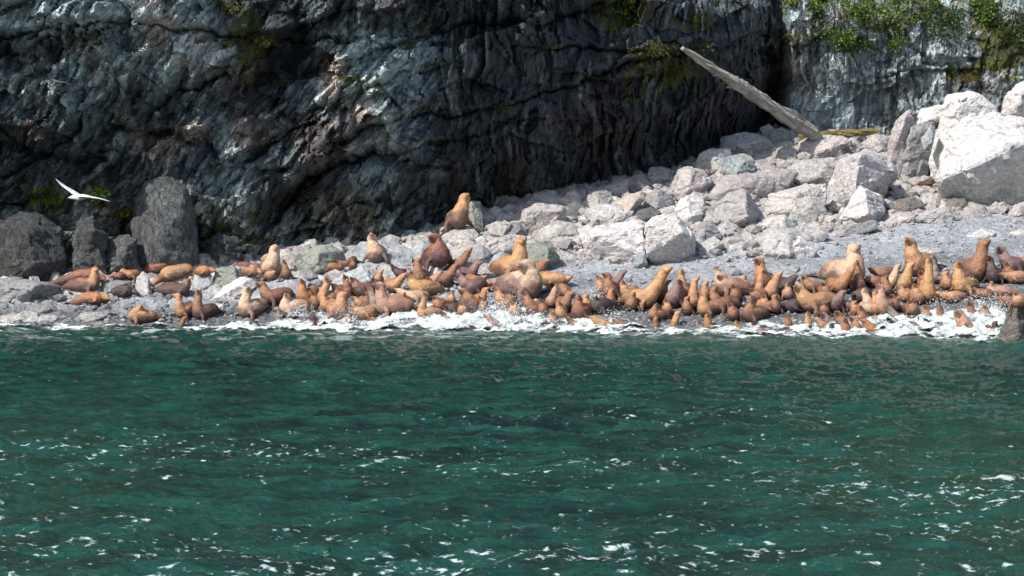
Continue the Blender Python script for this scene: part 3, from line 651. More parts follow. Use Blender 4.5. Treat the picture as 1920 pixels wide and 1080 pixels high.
# ------------------------------------------------------------------ driftwood
def wood_material(name, a, b, moss):
    n = NT(name); co = n.n('ShaderNodeTexCoord').outputs['Object']
    g = n.noise(n.scale(co, (.5, 7, 7)), 2.2, 8, .78, .6); k = n.noise(co, 1.0, 4, .6)
    c = n.mix(n.mapr(g, .35, .62, 0, 1), a, b); c = n.mix(n.mapr(k, .52, .62, 0, moss, True), c, (.20, .155, .03))
    return n.set(Base_Color=c, Roughness=.8, Normal=n.bump(g, .16, 1))
def log(name, p0, p1, r0, r1, mat, label, seed, knots=(), flat=1.0):
    """a split, fluted trunk from p0 (butt) to p1 (tip) along its own x axis"""
    ax = (p1 - p0); L = ax.length; rg = random.Random(seed); V = []; F = []; nr, ns = 60, 22
    for i in range(nr + 1):
        t = i / nr; r = r0 + (r1 - r0) * t ** 2.4
        if i == 0: r *= .8
        for j in range(ns):
            th = 6.2832 * j / ns
            q = 1 + .34 * float(noise2(np.array([math.cos(th) * 2.1 + 4 + t * 2]), np.array([math.sin(th) * 2.1 + t * 9 + seed]), seed)[0]) + .16 * (1 if math.sin(3 * th + 2.0 * t + seed) > .55 else 0) * -1
            q *= 1 + .10 * math.sin(t * 17 + th * 2 + seed) + rg.uniform(-.09, .09)
            V.append((t * L + (rg.uniform(-.5, .3) * r if i in (0, nr) else 0), math.cos(th) * r * q, math.sin(th) * r * q * flat))
    for i in range(nr):
        for j in range(ns): F.append([i * ns + j, i * ns + (j + 1) % ns, (i + 1) * ns + (j + 1) % ns, (i + 1) * ns + j])
    F.append(list(range(ns))[::-1]); F.append([nr * ns + j for j in range(ns)])
    me = bpy.data.meshes.new(name); me.from_pydata(V, [], F); me.polygons.foreach_set('use_smooth', np.full(len(F), False))
    o = link_mesh(name, me, mat); o.location = p0; o.rotation_mode = 'QUATERNION'; o.rotation_quaternion = ax.to_track_quat('X', 'Z')
    for t, sgn, ln, rad in knots:
        bmk = bmesh.new(); bmesh.ops.create_cone(bmk, cap_ends=True, segments=9, radius1=rad, radius2=rad * .55, depth=ln)
        for v in bmk.verts: v.co += Vector((rg.uniform(-.2, .2), rg.uniform(-.2, .2), 0)) * rad
        m = bpy.data.meshes.new('branch_stub'); bmk.to_mesh(m); bmk.free()
        k = link_mesh('branch_stub', m, mat, o); r = r0 + (r1 - r0) * t
        k.location = (t * L, 0, sgn * r * 1.0); k.rotation_euler = (R(10), R(55 if sgn > 0 else 120), 0)
    return tag(o, label, 'driftwood')
W1 = wood_material('weathered_wood', (.20, .18, .165), (.72, .68, .62), .5)
W2 = wood_material('mossy_wood', (.13, .10, .04), (.36, .29, .12), .9)
W3 = wood_material('brown_wood', (.12, .07, .05), (.26, .17, .12), .3)
log('driftwood_log', at(1530, 253, 106.4), at(1279, 90, 99.5), .35, .10, W1, 'long bare tree trunk leaning against the dark cliff from the top of the scree', 3, [(.19, 1, .35, .16), (.62, -1, .9, .07), (.74, -1, .6, .06)])
log('driftwood_log', at(1500, 258, 107.2), at(1646, 246, 107.6), .24, .13, W2, 'short mossy yellow log lying level under the right cliff', 8, [(.5, 1, .3, .05)])
log('driftwood_log', at(1672, 370, 99.4), at(1748, 338, 101.0), .13, .17, W3, 'small reddish brown log lying between the boulders', 5)

from mathutils.bvhtree import BVHTree
def rocks_bvh():
    V = []; F = []
    for o, _ in ROCKS:
        n0 = len(V); l = o.location; V += [(v.co + l)[:] for v in o.data.vertices]; F += [tuple(i + n0 for i in p.vertices) for p in o.data.polygons]
    return BVHTree.FromPolygons(V, F)
BVH = rocks_bvh()
def ray_all(px, py):
    g = ray_ground(px, py); o = Vector((0, 0, CAM_H)); d = (at(px, py, 100) - o).normalized(); h = BVH.ray_cast(o, d)
    return (h[0], True) if h[0] is not None and h[0].y < g.y else (g, False)
def rock_top(x, y, z0):
    h = BVH.ray_cast(Vector((x, y, z0 + .5)), Vector((0, 0, -1)), 1.6); return h[0].z if h[0] is not None else -9
# ------------------------------------------------------------------ plants on the cliff
def leaf_material(name, a, b, rough=.55):
    n = NT(name); at_ = n.n('ShaderNodeVertexColor', layer_name='Col').outputs[0]
    n.set(Base_Color=at_, Roughness=rough)
    tr = n.n('ShaderNodeBsdfTranslucent'); n.l(at_, tr.inputs[0]); ms = n.n('ShaderNodeMixShader'); ms.inputs[0].default_value = .3
    n.l(n.p.outputs[0], ms.inputs[1]); n.l(tr.outputs[0], ms.inputs[2]); n.l(ms.outputs[0], n.out.inputs[0]); return n.m
LEAFM = leaf_material('leaves', 0, 0); GRASSM = leaf_material('grass_blades', 0, 0); BARKM = wood_material('twig_bark', (.07, .055, .04), (.16, .13, .10), .2)
def cards(name, pts, size, cols, mat, parent, rg, long=1.6, dirs=None):
    V = []; F = []; Cc = []
    for i, p in enumerate(pts):
        d = dirs[i] if dirs else Vector((rg.gauss(0, 1), rg.gauss(0, 1), rg.gauss(-.3, .7))).normalized()
        s = d.cross(Vector((rg.gauss(0, 1), rg.gauss(0, 1), rg.gauss(0, 1)))).normalized()
        w = size * rg.uniform(.6, 1.25); L = w * long
        n0 = len(V); V += [p, p + d * L * .5 + s * w * .5, p + d * L, p + d * L * .5 - s * w * .5]; F.append((n0, n0 + 1, n0 + 2, n0 + 3))
        c = cols[int(rg.random() * len(cols))]; k = rg.uniform(.65, 1.35); Cc += [(c[0] * k, c[1] * k, c[2] * k)] * 4
    me = bpy.data.meshes.new(name); me.from_pydata([v[:] for v in V], [], F); set_col(me, np.array(Cc)); return link_mesh(name, me, mat, parent)
def twig_mesh(paths, name, parent):
    V = []; F = []
    for pth, r in paths:
        for i, p in enumerate(pth):
            rr_ = r * (1 - .75 * i / (len(pth) - 1)); n0 = len(V)
            for j in range(5): V.append((p.x + math.cos(j * 1.2566) * rr_, p.y + math.sin(j * 1.2566) * rr_, p.z))
            if i:
                for j in range(5): F.append((n0 - 5 + j, n0 - 5 + (j + 1) % 5, n0 + (j + 1) % 5, n0 + j))
    me = bpy.data.meshes.new(name); me.from_pydata(V, [], F); return link_mesh(name, me, BARKM, parent)
G1 = [(.075, .14, .020), (.10, .18, .028), (.055, .10, .018), (.12, .17, .03)]; G2 = [(.04, .075, .018), (.055, .095, .022), (.03, .055, .014)]; G3 = [(.14, .22, .03), (.09, .16, .025), (.18, .24, .05)]
def shrub(px, py, rx, ry, n, label, pal, seed, off=.5, clumps=9):
    rg = random.Random(seed); c0 = at_cliff(px, py, off); m = c0.y / FOC
    root = bpy.data.objects.new('shrub', None); COL.objects.link(root); root.location = at_cliff(px, max(py - ry * .3, -40), .0)
    tag(root, label, 'shrub', 'leafy shrubs overhanging the cliff')
    inv = root.location.copy(); pts = []; paths = []
    cl = []
    for k in range(clumps):
        a = rg.uniform(0, 6.28); q = rg.random() ** .5
        cl.append((Vector((math.cos(a) * q * rx * m, rg.uniform(-.45, .5), -math.sin(a) * q * ry * m)), rg.uniform(.28, .55) * min(rx, ry) * m * 1.5))
    for c, r in cl:
        base = root.location + Vector((c.x * .3, .3, abs(ry * m) * .4)); tip = c0 + c
        pth = [base.lerp(tip, t) + Vector((0, -.25 * math.sin(t * 3.14), .1 * math.sin(t * 3.14))) - inv for t in (0, .33, .66, 1)]; paths.append((pth, .035))
        for _ in range(int(n / clumps)):
            d = Vector((rg.gauss(0, 1), rg.gauss(0, 1), rg.gauss(0, .8))); d = d.normalized() * rg.random() ** .45 * r
            pts.append(c0 + c + d - inv)
    cards('foliage', pts, .105, pal, LEAFM, root, rg); twig_mesh(paths, 'branch', root); return root
SH = [
 (1500,2,34,16,500,'small light shrub at the top edge just right of the black hollow',G3,.3),
 (1570,35,48,40,1500,'dense bright shrub hanging lowest on the left part of the green curtain',G1,.5),
 (1596,86,34,24,700,'loose green sprig trailing below the dense bright shrub',G1,.3),
 (1640,22,40,30,1100,'bright shrub between the dense hanging one and the dark ivy-like one',G3,.5),
 (1680,62,26,24,420,'thin drooping shrub above the smooth grey wall',G1,.3),
 (1712,12,44,28,1000,'green shrub at the top edge above the centre of the right wall',G1,.6),
 (1778,38,40,36,1100,'dark green shrub drooping over the right wall',G2,.5),
 (1850,14,56,26,1200,'mixed green shrub at the top edge near the right corner',G1,.5),
 (1906,44,30,34,700,'olive shrub in the top right corner',G2,.4),
 (1168,18,44,26,700,'patchy green shrub high on the dark cliff at the top centre',G1,.25),
 (1290,92,50,26,520,'dull green shrub near the tip of the leaning log',G2,.2)]
for i, (a, b, c, d, n, lab, pal, off) in enumerate(SH): shrub(a, b, c, d, n, lab, pal, 300 + i, off)
def tuft(px, py, w, h, label, pal, seed, n=150):
    rg = random.Random(seed); c0 = at_cliff(px, py, .08); m = c0.y / FOC; me_p = []; dirs = []
    V = []; F = []; Cc = []
    for _ in range(n):
        b = Vector((max(-.8, min(.8, rg.gauss(0, .35))) * w * m, rg.uniform(-.05, .25), rg.gauss(0, .25) * h * m))
        o_ = Vector((rg.gauss(0, .55), -rg.uniform(.2, .9), rg.uniform(.1, 1.0))).normalized(); L = rg.uniform(.5, 1) * h * m
        s = Vector((.022, 0, 0)); mid = b + o_ * L * .5; tip = b + o_ * L * .85 + Vector((0, -.05, -L * .45)); n0 = len(V)
        V += [b - s, b + s, mid + s * .8, mid - s * .8, tip]; F += [(n0, n0 + 1, n0 + 2, n0 + 3), (n0 + 3, n0 + 2, n0 + 4)]
        c = rg.choice(pal); k = rg.uniform(.7, 1.3); Cc += [(c[0] * k, c[1] * k, c[2] * k)] * 5
    me = bpy.data.meshes.new('grass_tuft'); me.from_pydata([v[:] for v in V], [], F); set_col(me, np.array(Cc))
    o = link_mesh('grass_tuft', me, GRASSM); o.location = c0; tag(o, label, 'grass tuft', 'grass tufts growing on the cliff')
T1 = [(.10, .11, .02), (.14, .14, .03), (.07, .08, .015)]; T2 = [(.20, .16, .06), (.16, .13, .05), (.10, .10, .03)]; T3 = [(.13, .22, .02), (.18, .27, .03), (.08, .14, .02)]
for i, a in enumerate([
 (462,70,40,30,'wide olive grass tuft on the dark streak at the upper left',T1,320),(418,14,36,26,'dry grass tuft hanging from the top edge at the upper left',T2,160),
 (496,78,28,20,'dark grass tuft right of the wide olive one',T1,120),(455,148,24,14,'straw coloured tuft below the wide olive one',T2,110),
 (622,104,30,14,'small green tuft on the pale blue slab',T1,150),(652,151,26,14,'green tuft below the pale blue slab',T1,140),
 (782,48,20,20,'short tuft at the upper right corner of the pale blue slab',T1,100),(842,62,24,14,'dry tuft right of the pale blue slab',T2,90),
 (765,85,12,24,'hanging dry tuft on the right half of the pale blue slab',T2,80),
 (938,206,28,22,'bright round tuft alone in the middle of the dark cliff',T1,190),(1184,190,18,12,'tiny tuft on the striped dark cliff',T1,60),
 (530,158,24,14,'dry tuft on the purple dark rock',T2,80),(1020,88,40,10,'long thin mossy tuft on a ledge under the top centre',T2,120),
 (968,46,26,10,'small mossy tuft on the upper ledge',T1,80),(1215,95,46,26,'drooping grass on the ledge left of the log tip',T1,240),(1258,140,44,26,'drooping grass below the log tip',T1,200),
 (84,376,36,20,'green weed patch left of the flying gull',T3,260),(184,366,30,16,'bright green weed behind the wing of the gull',T3,240),(225,400,44,22,'dark green weeds right below the gull',T1,220),
 (1492,72,30,16,'mossy tuft beside the top of the black hollow',T1,120),(1890,70,36,30,'rusty olive tuft near the top right corner',T2,200),(1820,148,36,16,'yellowish tuft above the tall white peaked boulder',T2,140),
 (148,68,20,10,'tiny yellow green tuft on the pale slab at the upper left',T3,60),(182,82,14,8,'lone bright green speck of grass on the left cliff',T3,50)]):
    tuft(a[0], a[1], a[2], a[3], a[4], a[5], 700 + i, a[6])
# ------------------------------------------------------------------ sea lions
FUR = {'tan': (.43, .225, .115), 'pale': (.55, .37, .25), 'gold': (.46, .255, .115), 'rust': (.27, .105, .055), 'brown': (.275, .13, .068), 'dark': (.085, .050, .045),
       'purple': (.24, .14, .125), 'pink': (.42, .235, .16), 'orange': (.38, .175, .075), 'grey': (.26, .20, .165), 'redbrown': (.27, .11, .07)}
def lion_material():
    n = NT('sea_lion_fur'); a = n.n('ShaderNodeVertexColor', layer_name='Col').outputs[0]; co = n.n('ShaderNodeTexCoord').outputs['Object']
    f = n.noise(n.scale(co, (1, 1, 1.6)), 3.2, 5, .65, .8); g = n.noise(n.scale(co, (1, 1, 2)), 13, 4, .7)
    k = n.math('MULTIPLY', n.mapr(f, .32, .68, .62, 1.30), n.mapr(g, .3, .7, .72, 1.22)); cb = n.n('ShaderNodeCombineColor'); [n.l(k, cb.inputs[i]) for i in range(3)]
    c = n.mix(1.0, a, cb.outputs[0], 'MULTIPLY')
    return n.set(Base_Color=c, Roughness=n.mapr(f, .3, .7, .32, .6), Specular_IOR_Level=.55, Normal=n.bump(n.math('ADD', f, n.math('MULTIPLY', g, .4)), .07, 1))
LIONM = lion_material()
def plain(name, c, rough):
    n = NT(name); co = n.n('ShaderNodeTexCoord').outputs['Object']
    return n.set(Base_Color=n.mix(n.noise(co, 20, 2), c, tuple(x * .7 for x in c)), Roughness=rough)
EYEM = plain('wet_dark_eye', (.010, .008, .008), .12); NOSEM = plain('black_nose_skin', (.022, .016, .016), .35); MOUTHM = plain('pink_mouth', (.38, .12, .10), .4)
def ring_tube(V, F, path, rads, flat=None, seg=12, side=None):
    """closed loft along path; rads = (half width, half height) per point"""
    n0 = len(V); k = len(path)
    for i, p in enumerate(path):
        d = (path[min(i + 1, k - 1)] - path[max(i - 1, 0)]).normalized()
        s = side - d * side.dot(d) if side is not None else d.cross(Vector((0, 0, 1)))
        if s.length < 1e-3: s = Vector((1, 0, 0))
        s.normalize(); u = s.cross(d).normalized()
        for j in range(seg):
            t = 6.2832 * j / seg; V.append(p + s * math.cos(t) * rads[i][0] + u * math.sin(t) * rads[i][1])
    for i in range(k - 1):
        for j in range(seg):
            a = n0 + i * seg + j; b = n0 + i * seg + (j + 1) % seg; F.append((a, b, b + seg, a + seg))
    F.append([n0 + j for j in range(seg)][::-1]); F.append([n0 + (k - 1) * seg + j for j in range(seg)])
def smooth_path(P, Rr, sub=4):
    """Catmull-Rom through the joints"""
    out = []; ro = []
    for i in range(len(P) - 1):
        a, b, c, d = P[max(i - 1, 0)], P[i], P[i + 1], P[min(i + 2, len(P) - 1)]
        for k in range(sub):
            t = k / sub
            out.append(.5 * ((2 * b) + (c - a) * t + (2 * a - 5 * b + 4 * c - d) * t * t + (3 * b - a - 3 * c + d) * t ** 3)); ro.append(Rr[i] + (Rr[i + 1] - Rr[i]) * (t * t * (3 - 2 * t)))
    out.append(P[-1]); ro.append(Rr[-1]); return out, ro
LIONS = []
bmS = bmesh.new(); bmesh.ops.create_icosphere(bmS, subdivisions=2, radius=1.0); SPH = [tuple(v.co) for v in bmS.verts]; SPHF = [[v.index for v in f.verts] for f in bmS.faces]; bmS.free()
def lion(nose, head, base, tail, wpx, fur, pose='u', label=None, dark=.5, mouth=False, Y=None, rear=None, hscale=1.0):
    """one animal traced by nose tip, skull centre, where the chest meets the ground, and tail (photograph pixels); wpx = half thickness of the chest"""
    seed = int(nose[0] * 7 + nose[1] * 13) % 9973; rg = random.Random(seed)
    if wpx >= 17 and pose == 'u': hscale = hscale * 1.16
    wpx = wpx * (1.16 if wpx < 14 and pose == 'u' else 1.08)
    g, on = ray_all(base[0], base[1]) if Y is None else (at(base[0], base[1], Y), False)
    Y0 = g.y + (wpx * .022 * .2 if on else 0); m = Y0 / FOC; r = wpx * m
    def W(p, dy=0.0): return at(p[0], p[1], Y0 + dy)
    gz = lambda q: max(float(terrain(q.x, q.y)), -.15 if pose == 'w' else 0.0, rock_top(q.x, q.y, max(q.z, g.z)) if on else -9)
    hr = {'u': .37 * r + 2.0 * m, 'l': .42 * r + 1.6 * m, 'w': .56 * r + 1.0 * m}[pose] * hscale
    H = W(head); N2 = W(nose); dn = N2 - H; need = 2.0 * hr
    toward = -1 if rear is None else rear
    if dn.length < need: N2 = H + dn + Vector((0, toward * math.sqrt(max(need * need - dn.length ** 2, 0)), 0))
    else: N2 = H + dn.normalized() * min(dn.length, 2.5 * hr)
    if pose == 'u': Cc = W((base[0], base[1] - wpx * .98))
    elif pose == 'l': Cc = W((base[0], base[1] - wpx * .9))
    else: Cc = W((base[0], base[1] + wpx * .3), .1)
    if Y is not None: pass
    tl = 3.3 * r if pose == 'u' else 3.6 * r
    if tail is None: tail = (base[0] + rg.choice((-1, 1)) * wpx * rg.uniform(.2, .9), base[1] - 2)
    dx = (tail[0] - base[0]) * m; dyt = math.sqrt(max(tl * tl - dx * dx, .05)) * (.85 if pose != 'l' else .35)
    if pose == 'w': dyt = tl * .5
    T = Vector((Cc.x + dx, Y0 + dyt, g.z)); zt = gz(T); zp = CAM_H - (tail[1] - HOR) / FOC * T.y
    T.z = (max(zt, min(zp, zt + 1.2 * r)) + r * .22) if pose != 'w' else -.4
    hip = Cc.lerp(T, .62); hip.z = max(T.z + r * .35, Cc.z * .38 + T.z * .62) + (.0 if pose != 'u' else -.05 * r)
    mid = Cc.lerp(T, .30); mid.z = Cc.z + (T.z - Cc.z) * .22 + r * .12
    nk = H - Cc
    back = (Cc - T); back.z = 0; back = back.normalized() if back.length > 1e-3 else Vector((0, -1, 0))
    bulge = back * (.20 * r)
    n1 = H - nk * .28 + bulge * .5; n2 = H - nk * .62 + bulge
    if pose == 'l': n1 = H - nk * .33; n2 = H - nk * .7
    P = [N2, N2.lerp(H, .30), N2.lerp(H, .62), H, n1, n2, Cc, mid, hip, Cc.lerp(T, .85), T]
    P[9].z = T.z + r * .12
    Rr = [hr * .30, hr * .44, hr * .68, hr * 1.02, hr * .72 + r * .18, (hr * .44 + r * .50), r * .98, r * 1.0, r * .80, r * .42, r * .2]
    if pose == 'w': Rr[4:6] = [max(hr * .95, r * .74), r * .88]
    sp, sr = smooth_path(P, Rr, 6)
    V = []; F = []
    for q, a in zip(sp, sr):                                             # dense run of spheres: the voxel hull of it bends without pinching
        n0 = len(V); V += [q + Vector(u) * a for u in SPH]; F += [tuple(i + n0 for i in f) for f in SPHF]
    lat = back.cross(Vector((0, 0, 1))).normalized(); tips = []
    if pose != 'w':
        for s in (-1, 1):                                                # fore flippers propping the chest
            sh = Cc + lat * s * r * .62 + back * r * .15
            if pose == 'u':
                el = Cc + lat * s * r * 1.12 + Vector((0, 0, -r * .45)); f0 = Cc + lat * s * r * (1.25 + rg.uniform(-.1, .15)) + back * r * .15; f0.z = max(gz(f0), Cc.z - r * 1.5) + r * .10
                f1 = f0 + lat * s * r * .55 + back * r * rg.uniform(-.35, .25); f1.z = max(gz(f1), Cc.z - r * 1.6) + r * .05
            else:
                el = sh + lat * s * r * .5 + Vector((0, 0, -r * .3)); f0 = el - back * r * .5 + Vector((0, 0, -r * .25)); f1 = f0 - back * r * .7 + lat * s * r * .1; f1.z -= r * .1
            ring_tube(V, F, [sh, el, f0, f0.lerp(f1, .6), f1], [(r * .34, r * .30), (r * .27, r * .2), (r * .30, r * .10), (r * .26, r * .07), (r * .1, r * .045)], seg=8)
            tips.append((el, f0, f1))
        for s in (-1, 1):                                                # hind flippers
            h0 = T; h1 = T - back * r * .45 + lat * s * r * .35; h2 = h1 - back * r * .55 + lat * s * r * .25
            h1.z = T.z - r * .02; h2.z = max(gz(h2) + r * .06, T.z - r * .3)
            ring_tube(V, F, [h0, h1, h2], [(r * .20, r * .14), (r * .26, r * .09), (r * .12, r * .05)], seg=8); tips.append((h0, h1, h2))
    org = Vector((Cc.x, Cc.y, min(v.z for v in V)))
    me = bpy.data.meshes.new('sea_lion'); me.from_pydata([(v - org)[:] for v in V], [], F)
    tmp = bpy.data.objects.new('tmp', me); COL.objects.link(tmp)
    md = tmp.modifiers.new('r', 'REMESH'); md.mode = 'VOXEL'; md.voxel_size = max(.022, r * .085); md.use_smooth_shade = True
    sm = tmp.modifiers.new('s', 'SMOOTH'); sm.factor = .5; sm.iterations = 2
    dg = bpy.context.evaluated_depsgraph_get(); me2 = bpy.data.meshes.new_from_object(tmp.evaluated_get(dg)); bpy.data.objects.remove(tmp); bpy.data.meshes.remove(me)
    me2.name = 'sea_lion'
    # coat: paler crown and back of the neck, belly dark from wet plus painted underside shade, near-black flippers and muzzle tip
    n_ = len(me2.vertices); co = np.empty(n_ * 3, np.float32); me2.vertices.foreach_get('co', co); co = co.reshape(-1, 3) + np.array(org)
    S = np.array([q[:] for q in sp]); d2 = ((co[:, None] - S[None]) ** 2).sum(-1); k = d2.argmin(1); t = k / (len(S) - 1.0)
    base_c = np.array(FUR[fur]); light = base_c * np.array([1.22, 1.30, 1.42]); wet_shade_c = np.array([.030, .022, .025]) + base_c * np.array([.20, .16, .19])
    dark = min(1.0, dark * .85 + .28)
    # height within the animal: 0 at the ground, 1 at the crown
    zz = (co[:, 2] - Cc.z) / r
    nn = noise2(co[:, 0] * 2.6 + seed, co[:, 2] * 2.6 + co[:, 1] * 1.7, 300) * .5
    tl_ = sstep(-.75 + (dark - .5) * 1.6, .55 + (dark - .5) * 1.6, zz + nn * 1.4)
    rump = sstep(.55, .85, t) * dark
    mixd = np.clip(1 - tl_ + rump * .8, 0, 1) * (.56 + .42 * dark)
    c = base_c * (1 - mixd[:, None]) + wet_shade_c * mixd[:, None]
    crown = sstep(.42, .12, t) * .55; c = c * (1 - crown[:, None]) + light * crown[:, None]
    muz = np.exp(-(((co - np.array(N2)) ** 2).sum(-1)) / (hr * .62) ** 2) * .62
    for ch, fr in ((0, .35), ):
        c = c * (1 - muz[:, None]) + c * .35 * muz[:, None]
    for tri in tips:
        a, b, e = [np.array(q) for q in tri]
        q = np.minimum(((co - b) ** 2).sum(-1), ((co - e) ** 2).sum(-1)); q = np.minimum(q, ((co - (b + e) / 2) ** 2).sum(-1))
        fl = sstep(.42, .22, np.sqrt(q) / r)[:, None]; c = c * (1 - fl) + np.array([.045, .030, .030]) * fl
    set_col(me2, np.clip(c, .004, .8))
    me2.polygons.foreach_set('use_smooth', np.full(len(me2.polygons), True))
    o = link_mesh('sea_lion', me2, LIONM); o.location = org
    # face
    fd = (N2 - H).normalized(); up = Vector((0, 0, 1)) - fd * fd.z
    if up.length < .35: up = -back if pose == 'u' else Vector((0, 0, 1)); up = up - fd * up.dot(fd)
    up.normalize(); sd = fd.cross(up).normalized()
    def ball(name, loc, sc, mat, rot=None):
        bmb = bmesh.new(); bmesh.ops.create_icosphere(bmb, subdivisions=2, radius=1)
        for v in bmb.verts: v.co = Vector((v.co.x * sc[0], v.co.y * sc[1], v.co.z * sc[2]))
        mm = bpy.data.meshes.new(name); bmb.to_mesh(mm); bmb.free(); mm.polygons.foreach_set('use_smooth', np.full(len(mm.polygons), True))
        b = link_mesh(name, mm, mat, o); b.location = loc - org
        b.rotation_mode = 'QUATERNION'; b.rotation_quaternion = Matrix((sd, fd, up)).transposed().to_quaternion(); return b
    for s in (-1, 1):
        ball('eye', H + fd * hr * .52 + sd * s * hr * .58 + up * hr * .40, (hr * .15, hr * .16, hr * .15), EYEM)
        ball('ear', H - fd * hr * .32 + sd * s * hr * .92 + up * hr * .22, (hr * .07, hr * .22, hr * .09), LIONM_EAR)
    ball('nose', N2 + fd * hr * .10 + up * hr * .05, (hr * .22, hr * .13, hr * .17), NOSEM)
    if mouth: ball('mouth', N2.lerp(H, .22) - up * hr * .42, (hr * .26, hr * .34, hr * .12), MOUTHM)
    LIONS.append(dict(o=o, x=head[0], y=head[1], bx=base[0], by=base[1], w=wpx, fur=fur, pose=pose, label=label, nx=nose[0] - head[0], ny=nose[1] - head[1], tail=tail, toward=toward, S=S))
    return o
LIONM_EAR = plain('ear_skin', (.12, .06, .04), .6)
L = lion
